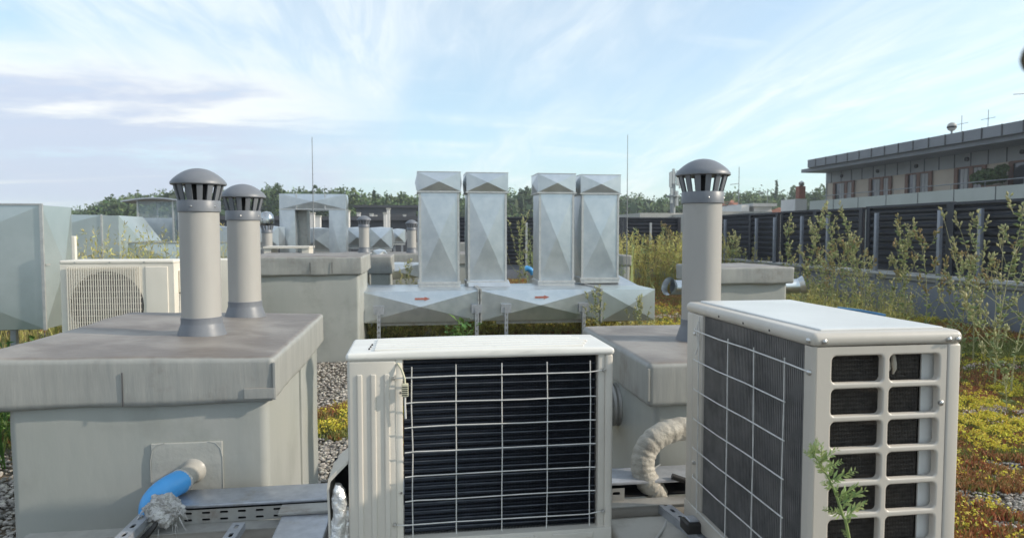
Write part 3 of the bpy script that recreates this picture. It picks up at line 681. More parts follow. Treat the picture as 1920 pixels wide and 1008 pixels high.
# wrapped hose in front of the low box
hp = [Vector((x, y, z)) for x, y, z in [(1.086, 2.310, 0.625), (0.982, 2.280, 0.656), (0.896, 2.255, 0.661), (0.823, 2.235, 0.640), (0.782, 2.225, 0.593), (0.773, 2.210, 0.538), (0.791, 2.200, 0.497), (0.820, 2.190, 0.464), (0.839, 2.180, 0.439)]]
def smooth_path(P, n=6):
    out = []
    for i in range(len(P) - 1):
        p0, p1, p2, p3 = P[max(i - 1, 0)], P[i], P[i + 1], P[min(i + 2, len(P) - 1)]
        for k in range(n):
            u = k/n; out.append(.5*((2*p1) + (-p0 + p2)*u + (2*p0 - 5*p1 + 4*p2 - p3)*u*u + (-p0 + 3*p1 - 3*p2 + p3)*u**3))
    return out + [P[-1]]
t = thing('wrapped_hose', 'curved hose wrapped in cream tape arching down in front of the low box', 'hose', hp[-1])
sp = smooth_path(hp, 16); n = len(sp)
hs = MB().tube(sp, [(.039 + .0022*abs(math.sin(i*.42)) + .0006*math.sin(i*1.3))*(1 if i < n*.7 else 1 - .55*((i - n*.7)/(n*.3))**2) for i in range(n)], 32)
hs.v = [tuple(Vector(p)*(1) + Vector((1, 1, 1))*.0009*noise.noise(Vector(p)*40)) for p in hs.v]
hs.build('wrapping', 'tape', t, smooth=True)
MB().tube([sp[int(n*.62)] + Vector((.034, -.01, .006)), sp[int(n*.62)] + Vector((.058, -.012, .022))], .002, 6).build('cable_tie', 'wire', t)
tag(MB().tube(smooth_path([Vector(q) for q in ((0.836, 2.18, 0.445), (0.816, 2.100, 0.432), (0.771, 2.000, 0.437), (0.706, 1.900, 0.444), (0.645, 1.800, 0.447))], 6), .0045, 10).build('cable', 'white_cable', smooth=True, org=(.89, 2.19, .47)),
    'thin white cable dropping from the wrapped hose end', 'cable')
tag(MB().tube(smooth_path([Vector(q) for q in ((.60, 2.10, .45), (.605, 2.07, .40), (.615, 1.98, .37), (.62, 1.9, .33), (.60, 1.7, .3))], 6), .0085, 10).build('cable', 'cable', smooth=True, org=(.6, 2.1, .45)),
    'thick black cable hanging beside the middle air conditioner\'s right side', 'cable')
tag(MB().tube(smooth_path([Vector(q) for q in ((.86, 2.17, .53), (.95, 2.15, .50), (1.04, 2.13, .47), (1.2, 2.12, .46))], 6), .010, 10).build('cable', 'cable', smooth=True, org=(.9, 2.19, .5)),
    'black hose running from the wrapped hose end behind the right unit', 'cable')
# round duct stub at the low box's left
t = thing('round_duct', 'short round ribbed metal duct leaving the left side of the low box', 'duct', (.86, 2.75, .57))
pts = [(.885 - i*.0055, 2.88, .598) for i in range(34)]
MB().tube(pts, [.092 + .0025*math.sin(i*1.6) for i in range(34)], 32).build('duct', 'zinc_dull', t, smooth=True)

# ------------------------------------------------------------------ left white air conditioner
t = thing('air_conditioner', 'white air conditioner with a fan grille facing the camera, left behind the brown lid', 'air conditioner', (-2.0, 5.1, .35))
AX0, AX1, AY0, AY1, AZ0, AZ1 = -2.366, -1.642, 5.0, 5.27, .55, 1.165
MB().rbox(AX0 - .004, AX1 + .004, AY0 - .004, AY1 + .004, AZ1 - .025, AZ1, .009, (6, 4, 1)).build('lid', 'ac_white', t, smooth=True)
# front plate with round hole (radial quads)
fp = MB(); cx, cz, rh = -2.075, .855, .235; nn_ = 48
bx0, bx1, bz0, bz1 = AX0, AX1, AZ0, AZ1 - .024
def rim(a):
    c_, s_2 = math.cos(a), math.sin(a)
    tt = min([(bx1 - cx)/c_ if c_ > 1e-6 else 9, (bx0 - cx)/c_ if c_ < -1e-6 else 9, (bz1 - cz)/s_2 if s_2 > 1e-6 else 9, (bz0 - cz)/s_2 if s_2 < -1e-6 else 9])
    return (cx + c_*tt, cz + s_2*tt)
angs = sorted([2*PI*i/nn_ for i in range(nn_)] + [math.atan2(zz_ - cz, xx_ - cx) % (2*PI) for xx_ in (bx0, bx1) for zz_ in (bz0, bz1)])
m_ = len(angs)
vs = [(cx + rh*math.cos(a), AY0, cz + rh*math.sin(a)) for a in angs] + [(rim(a)[0], AY0, rim(a)[1]) for a in angs] + [(cx + rh*math.cos(a), AY0 + .05, cz + rh*math.sin(a)) for a in angs]
fp.add(vs, [(i, (i + 1) % m_, m_ + (i + 1) % m_, m_ + i) for i in range(m_)] + [(i, 2*m_ + i, 2*m_ + (i + 1) % m_, (i + 1) % m_) for i in range(m_)])
fp.build('front_panel', 'ac_white', t)
MB().box(AX0, AX0 + .003, AY0 + .001, AY1, AZ0, AZ1 - .022).build('side_panel', 'ac_white', t)
MB().box(AX1 - .003, AX1, AY0 + .001, AY1, AZ0, AZ1 - .022).build('side_panel', 'ac_white', t)
MB().box(AX0 + .003, AX1 - .003, AY1 - .01, AY1 - .002, AZ0, AZ1 - .022).build('back_panel', 'ac_white', t)
MB().box(AX0 + .01, AX1 - .2, AY0 + .12, AY0 + .13, AZ0, AZ1 - .03).build('coil_back', 'fin', t)
MB().rbox(-1.825, -1.68, AY0 - .006, AY0 + .004, AZ0 + .03, AZ1 - .045, .004, (3, 1, 4)).build('cover_plate', 'ac_white', t, smooth=True)
gr = MB(); x = AX0 + .045
while x < -1.86: gr.box(x, x + .0055, AY0 - .014, AY0 - .009, AZ0 + .02, AZ1 - .045); x += .0148
for i in range(14): gr.box(AX0 + .035, -1.85, AY0 - .0088, AY0 - .006, AZ0 + .03 + i*.041, AZ0 + .0335 + i*.041)
gr.build('fan_grille', 'ac_white', t)
fb = MB()
for i in range(3):
    a = i*2*PI/3
    P_ = []
    for rr_, w0, w1 in ((.05, -.45, .45), (.14, -.5, .55), (.215, -.35, .6)):
        for u in (0, .5, 1):
            aa = a + w0 + (w1 - w0)*u; P_.append((cx + rr_*math.cos(aa), AY0 + .05 + .035*u, cz + rr_*math.sin(aa)))
    fb.add(P_, [(i_*3 + j, i_*3 + j + 1, (i_ + 1)*3 + j + 1, (i_ + 1)*3 + j) for i_ in range(2) for j in range(2)])
fb.tube([(cx, AY0 + .04, cz), (cx, AY0 + .1, cz)], .055, 20)
fb.build('fan', 'fin', t, smooth=True)
MB().rbox(AX1 + .001, AX1 + .022, AY0 + .09, AY0 + .17, .93, 1.09, .008, (2, 3, 4)).build('handle_cover', 'ac_white', t, smooth=True)
for xx in (-2.25, -1.76): MB().box(xx - .03, xx + .03, AY0 - .03, AY1 + .03, 0, AZ0).build('foot', 'rail', t)
for xx in (-2.27, -2.05, -1.83): MB().tube([(xx, AY0 - .0045, 1.152), (xx, AY0 - .007, 1.152)], .005, 8).build('screw', 'bolt', t)
tag(MB().tube(smooth_path([Vector(q) for q in ((-1.625, 5.11, .94), (-1.61, 5.10, .88), (-1.575, 5.09, .80), (-1.53, 5.1, .76), (-1.49, 5.12, .7))], 6), .009, 10).build('cable', 'cable', smooth=True, org=(-1.6, 5.1, .9)),
    'black cable looping out of the white air conditioner\'s side', 'cable')
t = thing('air_conditioner', 'another white unit, mostly hidden behind the nearest vent pipe', 'air conditioner', (-1.3, 6.4, .4))
MB().rbox(-2.1, -1.515, 6.3, 6.6, .45, 1.12, .01, (4, 3, 4)).build('casing', 'ac_white', t, smooth=True)
for xx in (-2.0, -1.6): MB().box(xx - .02, xx + .02, 6.28, 6.62, 0, .449).build('foot', 'rail', t)
t = MB().rbox(-2.545, -2.515, 5.55, 5.58, .0, 1.328, .006, (1, 1, 3)).build('marker_post', 'ac_white', smooth=True, org=(-2.53, 5.565, 0)); tag(t, 'slim white post behind the left white air conditioner', 'post')

# ------------------------------------------------------------------ galvanized ducts
def duct(mb, x0, x1, y0, y1, z0, z1, rz=.012, faces='fblrtu'):
    q = rz
    if 'f' in faces: mb.xpanel((x0, y0, z0), (x1, y0, z0), (x1, y0, z1), (x0, y0, z1), q)
    if 'b' in faces: mb.xpanel((x1, y1, z0), (x0, y1, z0), (x0, y1, z1), (x1, y1, z1), q)
    if 'l' in faces: mb.xpanel((x0, y1, z0), (x0, y0, z0), (x0, y0, z1), (x0, y1, z1), q)
    if 'r' in faces: mb.xpanel((x1, y0, z0), (x1, y1, z0), (x1, y1, z1), (x1, y0, z1), q)
    if 't' in faces: mb.xpanel((x0, y0, z1), (x1, y0, z1), (x1, y1, z1), (x0, y1, z1), q*.4)
    if 'u' in faces: mb.xpanel((x0, y1, z0), (x1, y1, z0), (x1, y0, z0), (x0, y0, z0), q)
    mb.keepn = True
    return mb
def flange(x0, x1, y0, y1, z0, z1, w, parent, m='galv_flange'):   # rectangular collar around a duct, thin along its smallest axis
    mb = MB(); mb.box(x0 - w, x1 + w, y0 - w, y1 + w, z0, z1); return mb.build('flange', m, parent)
def vflange(x, y0, y1, z0, z1, w, parent):
    mb = MB(); mb.box(x - .008, x + .008, y0 - w, y1 + w, z0 - w, z0); mb.box(x - .008, x + .008, y0 - w, y1 + w, z1, z1 + w)
    mb.box(x - .008, x + .008, y0 - w, y0, z0, z1); mb.box(x - .008, x + .008, y1, y1 + w, z0, z1)
    mb.build('flange', 'galv_flange', parent)
def edge_frame(x0, x1, y0, z0, z1, parent, w=.022, d=.012):
    mb = MB()
    mb.box(x0 - .004, x0 + w, y0 - d, y0 + .003, z0, z1); mb.box(x1 - w, x1 + .004, y0 - d, y0 + .003, z0, z1)
    mb.build('corner_seam', 'galv_flange', parent)
def upright(x0, x1, y0, y1, zb, zt, parent):
    zc_ = zt - .245
    u = duct(MB(), x0, x1, y0, y1, zb + .07, zc_, .027); u = u.build('upright_duct', 'galv', parent)
    e = duct(MB(), x0 - .02, x1 + .02, y0 - .02, y1 + .02, zc_ + .012, zt, .03).build('head_box', 'galv', u)
    flange(x0, x1, y0, y1, zc_ - .004, zc_ + .012, .028, u)
    mb = MB(); mb.box(x0 - .024, x1 + .024, y0 - .024, y1 + .024, zt, zt + .008); mb.build('rim', 'galv_flange', u)
    edge_frame(x0, x1, y0, zb + .07, zc_ - .01, u)
    flange(x0, x1, y0, y1, zb + .045, zb + .07, .02, u)
    b_ = MB(); duct(b_, x0 - .012, x1 + .012, y0 - .012, y1 + .012, zb, zb + .045, .0); b_.build('base_collar', 'galv_flange', u)
    return u
def slot_leg(x, y, z0, z1, parent):
    MB().holed((x - .02, y, z0), (0, 0, 1), (1, 0, 0), (0, -1, 0), slot_cells(z1 - z0, .04, .06, .03, .012), depth=.003, k=2).build('support_leg', 'zinc', parent)
    MB().box(x - .02, x - .017, y + .002, y + .04, z0, z1).build('leg_web', 'zinc', parent)
def run(xa, xb, label, jx=None, ups=(), legs=(), loc=None, dz=0.0):
    t = thing('duct_run', label, 'ventilation duct', (xa, 8, 0), 'galvanized duct runs with two uprights')
    z0, z1, y0, y1 = .315 + dz, .675 + dz, 8.0, 9.05
    d = duct(MB(), xa, xb, y0, y1, z0, z1, .036); h_ = d.build('horizontal_duct', 'galv', t)
    vflange(xa + .009, y0, y1, z0, z1, .022, t); vflange(xb - .009, y0, y1, z0, z1, .022, t)
    for f_, (x0, x1, yy0, yy1) in ups: upright(x0, x1, yy0, yy1, z1, f_, t)
    for lx in legs: slot_leg(lx, y0 - .062, -.01, z0 + .17, t)
    for lx in legs: MB().box(lx - .06, lx + .06, y0 - .055, y0 - .045 + .02, z0 + .10, z0 + .20).build('bracket', 'zinc', t)
    MB().box(xa + .2, xb - .2, y0 + .05, y0 + .09, z0 - .045, z0 - .002).build('cross_bar', 'zinc_dull', t)
    bl = MB()
    for bx_ in (xa + .009, xb - .009):
        for k_ in range(5): bl.tube([(bx_, y0 - .022, z0 + .02 + k_*(z1 - z0 - .04)/4), (bx_, y0 - .034, z0 + .02 + k_*(z1 - z0 - .04)/4)], .008, 6)
    bl.build('flange_bolts', 'bolt', t)
    ax_ = (xa + xb)/2 + .02; az = z1 - .085
    ar = MB(); ar.add([(ax_ - .09, y0 - .037, az - .011), (ax_ + .02, y0 - .037, az - .011), (ax_ + .02, y0 - .037, az - .023), (ax_ + .085, y0 - .037, az), (ax_ + .02, y0 - .037, az + .023), (ax_ + .02, y0 - .037, az + .011), (ax_ - .09, y0 - .037, az + .011)], [(0, 1, 2, 3, 4, 5, 6)])
    ar.build('flow_arrow', 'red', t)
    return t
ZU = 2.10
run(-.60, .765, 'galvanized duct with two tall uprights, the one meeting the tall membrane box', ups=((ZU, (.075, .565, 8.52, 8.98)), (ZU, (.68, 1.165, 8.56, 9.02))), legs=(-.40, .73))
t2 = run(.775, 2.22, 'galvanized duct with two tall uprights and a big end elbow, nearer the right', ups=((ZU, (1.585, 2.035, 8.56, 9.0)),), legs=(1.08, 2.02))
# elbow end box with fourth upright
mb = MB(); duct(mb, 2.228, 2.91, 7.96, 8.60, .29, .67, .05); mb.build('elbow_box', 'galv_green', t2)
mb = MB(); x0, x1 = 2.228, 2.91
mb.add([(x0, 8.60, .30), (x1, 8.60, .30), (x1, 8.60, .67), (x0, 8.60, .67), (2.16, 9.12, .30), (2.72, 9.12, .30), (2.72, 9.12, .82), (2.16, 9.12, .82)], [(0, 3, 7, 4), (1, 5, 6, 2), (3, 2, 6, 7), (0, 4, 5, 1), (4, 7, 6, 5)])
mb.build('elbow_box', 'galv', t2)
vflange(2.24, 7.96, 8.6, .29, .67, .015, t2)
upright(2.165, 2.66, 8.66, 9.14, .70, 2.10, t2)
# curved transitions at the foot of the second upright
for px0, px1, par in ((.68, 1.19, 'a'),):
    mb = MB(); mb.add([(px0, 8.50, .68), (px1 + .03, 8.50, .68), (px1 + .03, 9.04, .68), (px0, 9.04, .68), (px0, 8.56, .76), (px1, 8.56, .76), (px1, 9.02, .76), (px0, 9.02, .76)],
                      [(0, 1, 5, 4), (1, 2, 6, 5), (2, 3, 7, 6), (3, 0, 4, 7)]); mb.build('transition', 'galv', t2)
mb = MB(); duct(mb, .775, 1.30, 9.05, 9.35, .33, .66, .02); mb.build('branch_duct', 'galv', t2)

# big duct at the far left
t = thing('wide_duct', 'huge greenish galvanized duct at the left edge, cross creased with an upright seam', 'ventilation duct', (-3.6, 5.8, 0))
duct(MB(), -4.9, -2.80, 5.67, 6.13, .615, 1.562, .045).build('duct', 'galv_green', t)
MB().box(-2.809, -2.788, 5.655, 5.674, .61, 1.57).build('corner_seam', 'galv_flange', t)
MB().box(-4.9, -2.79, 5.66, 5.67, 1.562, 1.574).build('top_seam', 'galv_flange', t)
MB().box(-2.800, -2.785, 5.68, 6.13, 1.10, 1.115).build('side_seam', 'galv_flange', t)
for xx in (-4.6, -3.1): MB().box(xx - .02, xx + .02, 5.8, 5.84, 0, .615).build('support_leg', 'zinc', t)
# angled ducts behind the left unit
t = thing('stepped_duct', 'pale galvanized duct with sloping end beyond the left white unit, patched by weeds', 'ventilation duct', (-5, 9.4, 0), )
duct(MB(), -6.2, -3.94, 9.4, 10.2, .95, 1.58, .05).build('duct', 'galv_green', t)
mb = MB(); x0, x1 = -3.94, -3.737
mb.add([(x0, 9.4, .95), (x1, 9.4, .95), (x1, 9.4, 1.575), (x0, 9.4, 1.575), (x0, 10.2, .95), (x1, 10.2, .95), (x1, 10.2, 1.575), (x0, 10.2, 1.575), (-3.50, 9.5, .95), (-3.50, 9.5, 1.25), (-3.50, 10.2, .95), (-3.50, 10.2, 1.25)],
       [(0, 1, 2, 3), (4, 7, 6, 5), (3, 2, 6, 7), (0, 3, 7, 4), (1, 8, 9, 2), (2, 9, 11, 6), (5, 6, 11, 10), (8, 10, 11, 9)]); mb.build('sloping_end', 'galv_green', t)
MB().box(-3.95, -3.93, 9.385, 9.40, .95, 1.59).build('flange', 'galv_flange', t)
for xx in (-5.8, -4.2): MB().box(xx - .02, xx + .02, 9.6, 9.64, 0, .95).build('support_leg', 'zinc', t)
t = thing('low_duct', 'low galvanized duct beneath the canopy, behind the nearest vent pipe', 'ventilation duct', (-3.2, 8.6, 0))
duct(MB(), -3.283, -2.15, 8.5, 9.3, .80, 1.235, .05).build('duct', 'galv_green', t)
MB().box(-3.29, -2.15, 8.485, 8.50, 1.235, 1.25).build('top_seam', 'galv_flange', t)
for xx in (-3.2, -2.2): MB().box(xx - .02, xx + .02, 8.7, 8.74, 0, .80).build('support_leg', 'zinc', t)
# canopy: curved roof on glazed posts
t = thing('roof_canopy', 'small curved canopy on slim posts with glazed sides beyond the left white unit', 'canopy', (-3.8, 11.4, 0))
cn = MB(); nn2 = 14
xa, xb = -4.30, -3.36
for k in range(nn2 + 1):
    u = k/nn2; x = xa + (xb - xa)*u; z = 1.81 + .055*math.sin(PI*u)
    cn.v += [(x, 10.9, z), (x, 11.9, z), (x, 10.9, z + .022), (x, 11.9, z + .022)]
for k in range(nn2):
    a = k*4; b = a + 4; cn.f += [(a, b, b + 1, a + 1), (a + 2, a + 3, b + 3, b + 2), (a, a + 2, b + 2, b), (a + 1, b + 1, b + 3, a + 3)]
cn.f += [(0, 1, 3, 2), (nn2*4, nn2*4 + 2, nn2*4 + 3, nn2*4 + 1)]
cn.build('roof', 'zinc', t, smooth=True)
for x in (-4.10, -3.60, -3.515):
    for y in (11.0, 11.8): MB().box(x - .011, x + .011, y - .011, y + .011, 0, 1.835).build('post', 'galv_flange', t)
MB().box(-4.09, -3.61, 11.0, 11.008, 1.582, 1.83).build('glass_panel', 'screen', t); MB().box(-4.09, -3.61, 11.0, 11.01, .9, 1.58).build('lower_panel', 'galv', t)
MB().box(-3.59, -3.525, 11.0, 11.008, .9, 1.83).build('glass_panel', 'screen', t)
# portal duct in the distance
t = thing('portal_duct', 'distant galvanized duct shaped like a goalpost, beside the left lightning rod', 'ventilation duct', (-1.9, 14, 0))
def pxl(u, v, y):                                   # helper used only to derive plausible far positions
    p = R(3.0); ps = R(8.22); fh = Vector((math.sin(ps), math.cos(ps), 0)); Rv = Vector((math.cos(ps), -math.sin(ps), 0))
    F = fh*math.cos(p) - Vector((0, 0, 1))*math.sin(p); U = fh*math.sin(p) + Vector((0, 0, 1))*math.cos(p)
    d = Rv*(u - 960)/1280 + U*(504 - v)/1280 + F; k = y/d.y
    return Vector((d.x*k, y, 1.35 + d.z*k))
PX0, PX1 = pxl(523, 363, 14).x, pxl(648, 363, 14).x; PZ = pxl(523, 363, 14).z
duct(MB(), PX0, PX1, 14, 14.5, PZ - .30, PZ, .03).build('top_duct', 'galv', t)
duct(MB(), PX0, PX0 + .30, 14, 14.45, .5, PZ - .31, .02).build('upright_duct', 'galv', t)
duct(MB(), PX0 + .30, PX0 + .48, 14.3, 14.7, .5, PZ - .31, .01).build('upright_duct', 'zinc_dull', t)
duct(MB(), PX1 - .33, PX1, 14, 14.45, .5, PZ - .31, .02).build('upright_duct', 'galv', t)
for x in (PX0 + .33, PX1 - .40): MB().box(x - .01, x + .01, 13.985, 14.0, PZ - .30, PZ + .015).build('flange', 'galv_flange', t)
MB().box(PX0, PX1, 13.98, 14.5, PZ - .312, PZ - .30).build('flange', 'galv_flange', t)
# far low ducts
for i, (u0, u1, vt, vb, y, lab) in enumerate(((648, 692, 427, 462, 15.5, 'far low duct just right of the goalpost shaped duct'), (693, 735, 427, 466, 15.0, 'far upright duct section between the two distant pipes'),
        (733, 760, 430, 455, 16, 'farthest small duct section left of the last distant pipe'), (480, 523, 425, 462, 13.2, 'far duct section left of the goalpost duct, behind the ball capped pipe'),
        (564, 622, 428, 470, 15.2, 'far duct seen through the goalpost shaped duct'), (344, 436, 425, 470, 12.5, 'far duct seen between the two near vent pipes'), (700, 719, 470, 486, 10.6, 'small greenish duct piece on the narrow membrane box'))):
    a = pxl(u0, vt, y); b = pxl(u1, vb, y)
    t = thing('far_duct', lab, 'ventilation duct', (a.x, y, 0), 'distant galvanized ducts')
    duct(MB(), a.x, b.x, y, y + .6, b.z, a.z, .06).build('duct', 'galv', t)
    MB().box(a.x, b.x, y - .05, y - .02, b.z - .05, b.z - .01).build('base_rail', 'galv_flange', t)
    MB().box(a.x + .05, a.x + .1, y + .1, y + .14, -.02, b.z).build('support_leg', 'zinc', t); MB().box(b.x - .1, b.x - .05, y + .1, y + .14, -.02, b.z).build('support_leg', 'zinc', t)
a = pxl(690, 497, 10.2); b = pxl(787, 518, 10.2)
t = thing('side_duct', 'galvanized duct glimpsed low behind the first tall upright', 'ventilation duct', (a.x, 11.2, 0))
duct(MB(), a.x, b.x, 10.9, 11.6, b.z - .06, a.z - .02, .05).build('duct', 'galv', t)
for x in (a.x + .1, b.x - .1): MB().box(x - .02, x + .02, 11.1, 11.14, -.01, b.z - .06).build('support_leg', 'zinc', t)
# long low frame unit at far left of the tall box
a = pxl(493, 462, 10.6); b = pxl(580, 474, 10.6)
t = thing('bench_frame', 'low white metal frame behind the tall box, below the ball capped pipe', 'frame', (a.x, 10.6, 0))
MB().box(a.x, b.x, 10.6, 11.2, a.z - .03, a.z).build('top_plate', 'ac_white', t)
for x in (a.x + .06, b.x - .06): MB().box(x - .05, x + .05, 10.62, 11.18, 0, a.z - .03).build('leg', 'ac_white', t)
curb(-2.9, -2.0, 11.5, 12.4, .76, .15, .03, 'low far box below the ball capped pipe', amp=.008)
curb(-1.25, -.7, 11.2, 12.0, 1.03, .15, .03, 'far box carrying a vent pipe, hidden behind the tall one', amp=.008)

# lightning rods
for u, vt, y, lab in ((585, 257, 9.5, 'thin lightning rod rising behind the tall membrane box, left in the picture'), (1177, 252, 9.6, 'thin lightning rod just right of the last tall duct')):
    p = pxl(u, vt, y)
    t = thing('lightning_rod', lab, 'lightning rod', (p.x, y, 0), 'lightning rods')
    MB().tube([(p.x, y, 0), (p.x + .002, y, p.z*.55), (p.x, y, p.z)], [.008, .007, .004], 8).build('rod', 'mast', t, smooth=True)
    MB().lathe(p.x, y, [(.12, 0), (.12, .05), (.10, .06)], 16).build('foot', 'plinth', t)
# round metal ducts at both sides of the box behind the right unit
for q, (xa, xb, lab) in enumerate(((2.76, 2.46, 'round metal duct with cut end, left of the box behind the right unit'), (3.50, 3.76, 'round metal duct on the right of the box behind the right unit'))):
    t = thing('round_duct', lab, 'duct', (xa, 6.3, .7), 'round ducts on the box behind')
    MB().tube([(xa, 6.25, .83), (xb, 6.25, .83)], .07, 28, False).build('duct', 'galv', t, smooth=True)
    MB().tube([(xb, 6.25, .83), (xb + (.05 if q else -.05), 6.23, .845)], [.07, .09], 28, False).build('flared_end', 'galv', t, smooth=True)
a = pxl(992, 508, 13)
t = thing('drain_pipe', 'small blue pipe elbow among the weeds between the tall ducts', 'pipe', (a.x, 13, .5))
MB().tube(smooth_path([a + Vector(q) for q in ((-.09, 0, .04), (-.03, 0, .05), (.04, 0, .01), (.08, 0, -.06))], 5), .055, 14).build('elbow', 'blue', t, smooth=True)
MB().tube([a + Vector((.08, 0, -.05)), a + Vector((.13, 0, -.4))], .05, 14).build('pipe', 'stub', t, smooth=True)
curb(a.x + .05, a.x + .9, 13.0, 13.8, .62, .15, .03, 'low far box seen between the tall ducts, next to the blue elbow', amp=.008)
# blue hose in grass
a = pxl(1570, 578, 6.6); b = pxl(1660, 592, 6.4)
tag(MB().tube([a, (a + b)/2 + Vector((0, 0, .01)), b], .02, 12).build('blue_hose', 'blue_dull', smooth=True, org=a), 'blue hose lying behind the right air conditioner lid, at the grass', 'hose')

# ------------------------------------------------------------------ louvred screens
XF = 8.114
def louvre_panel(a, b, z0, z1, parent):
    """corrugated dark screen between plan points a and b"""
    a = Vector((*a, 0)); b = Vector((*b, 0)); d = (b - a).normalized(); nrm = Vector((0, 0, 1)).cross(d)
    mb = MB(); prof = []; n = int((z1 - z0)/.11); p = (z1 - z0)/n
    for i in range(n):
        z = z0 + i*p
        prof += [(0.0, z), (.045, z + p*.25), (.05, z + p*.55), (.0, z + p*.8)]
    prof.append((0.0, z1))
    vs = [a + nrm*o_ + Vector((0, 0, z)) for o_, z in prof] + [b + nrm*o_ + Vector((0, 0, z)) for o_, z in prof]
    m = len(prof); mb.add(vs, [(i, m + i, m + i + 1, i + 1) for i in range(m - 1)])
    mb.build('louvre_panel', 'louvre', parent)
    fr2 = MB(); fr2.obox(a + Vector((0, 0, z1 + .02)) + nrm*.025, b + Vector((0, 0, z1 + .02)) + nrm*.025, .09, .04)
    for q, s2 in ((a, 1), (b, -1)):
        fr2.obox(q + d*s2*.05 + nrm*.03 + Vector((0, 0, z0)), q + d*s2*.05 + nrm*.03 + Vector((0, 0, z1)), .09, .07, up=tuple(nrm))
    fr2.build('panel_frame', 'louvre', parent)
pz0, pz1 = .70, 1.775
fx = XF - .02
t = thing('louvre_screen', 'long black louvred screen along the right roof edge with grey posts', 'screen', (XF, 13, 0), 'black louvred screens at the roof edge')
ys = [3.0, 5.4, 7.8, 8.75, 9.42, 10.9, 12.45, 14.0, 15.6, 17.3, 19.6]
ys = [2.6, 4.4, 6.2, 8.0, 9.35, 11.35, 12.9, 14.25, 15.6, 17.5, 19.6]
for i in range(len(ys) - 1):
    louvre_panel((XF + (0.0 if i % 2 else .06), ys[i] + .01), (XF + (0.0 if i % 2 else .06), ys[i + 1] - .01), pz0, pz1 + (0 if i % 2 else .015), t)
for y in (3.4, 5.0, 6.6, 8.68, 9.44, 10.89, 12.3, 13.2, 14.28, 15.1, 16.73, 18.6):
    MB().box(fx - .13, fx - .075, y - .03, y + .03, .56, 1.70).build('post', 'louvre_post', t, bevel=.004)
MB().box(fx - .14, fx + .10, 2.4, 19.7, .645, .69).build('rail', 'coping', t, bevel=.004)
YB = 19.75
t = thing('louvre_screen', 'black louvred screen across the far roof edge behind the tall ducts', 'screen', (4, YB, 0), 'black louvred screens at the roof edge')
xs_ = [.2, 2.2, 4.2, 6.2, 8.0]
for i in range(4): louvre_panel((xs_[i + 1] - .01, YB), (xs_[i] + .01, YB), .45, 1.78, t)
for x in (3.25, 4.6, 5.75, 7.0): MB().box(x - .03, x + .03, YB - .2, YB - .14, .1, 1.66).build('post', 'coping', t)
t = thing('parapet_wall', 'blue grey parapet wall below the right louvred screen', 'wall', (8.2, 10, 0))
MB().box(8.10, 8.32, -4.9, 20.0, -.05, .58).build('wall', 'parapet', t, bevel=.01)
MB().box(8.03, 8.36, -4.9, 20.0, .581, .635).build('coping', 'coping', t, bevel=.006)
t = thing('parapet_wall', 'low parapet wall across the far end of the roof', 'wall', (3, 20, 0))
MB().box(-4, 8.09, YB + .05, YB + .3, -.05, .55).build('wall', 'parapet', t, bevel=.01)
MB().box(-4.02, 8.02, YB + .02, YB + .34, .551, .60).build('coping', 'coping', t, bevel=.006)

# ------------------------------------------------------------------ building on the right
t = thing('penthouse', 'long flat roofed penthouse with grey fascia, beige walls and a pale balcony parapet', 'building', (32, 40, -13))
BY = 45.7; BR = 48.0; XR = 28.0; XW = 30.4; YN = -8; WE = 47.0
rz0, rz1 = 6.02, 6.57
MB().add([(XR, YN, rz0), (46, YN, rz0), (46, BR + 4, rz0), (XR + 3, BR, rz0), (XR, BY, rz0), (XR, YN, rz1), (46, YN, rz1), (46, BR + 4, rz1), (XR + 3, BR, rz1), (XR, BY, rz1)], [(4, 3, 2, 1, 0), (5, 6, 7, 8, 9), (0, 1, 6, 5), (1, 2, 7, 6), (2, 3, 8, 7), (3, 4, 9, 8), (4, 0, 5, 9)]).build('roof', 'fascia', t)
sm = MB(); y = BY - 1.0
while y > YN: sm.box(XR - .03, XR - .002, y - .03, y + .03, rz0, rz1 + .01); y -= 1.18
sm.build('fascia_seams', 'seam', t)
MB().box(XR + .3, XW, YN, WE, rz0 - .25, rz0 - .002).build('soffit', 'fascia', t)
MB().box(XW, 45.5, YN, WE, 3.3, rz0 - .003).build('wall', 'beige', t)
MB().box(XW - .06, XW - .004, YN, WE, 5.02, rz0 - .255).build('cladding', 'clad', t)
MB().box(XW - .05, 45.4, WE + .002, WE + .1, 3.3, rz0 - .01).build('end_wall', 'clad', t)
sm = MB(); y = WE - .6
while y > YN: sm.box(XW - .085, XW - .062, y - .025, y + .025, 5.02, rz0 - .255); y -= 1.15
sm.build('cladding_seams', 'seam', t)
def wy(u, X=XW):                                     # y on plane X at picture column u
    ps = R(8.22); a = (u - 960)/1280; dx = math.sin(ps) + math.cos(ps)*a; dy = math.cos(ps) - math.sin(ps)*a
    return X*dy/dx
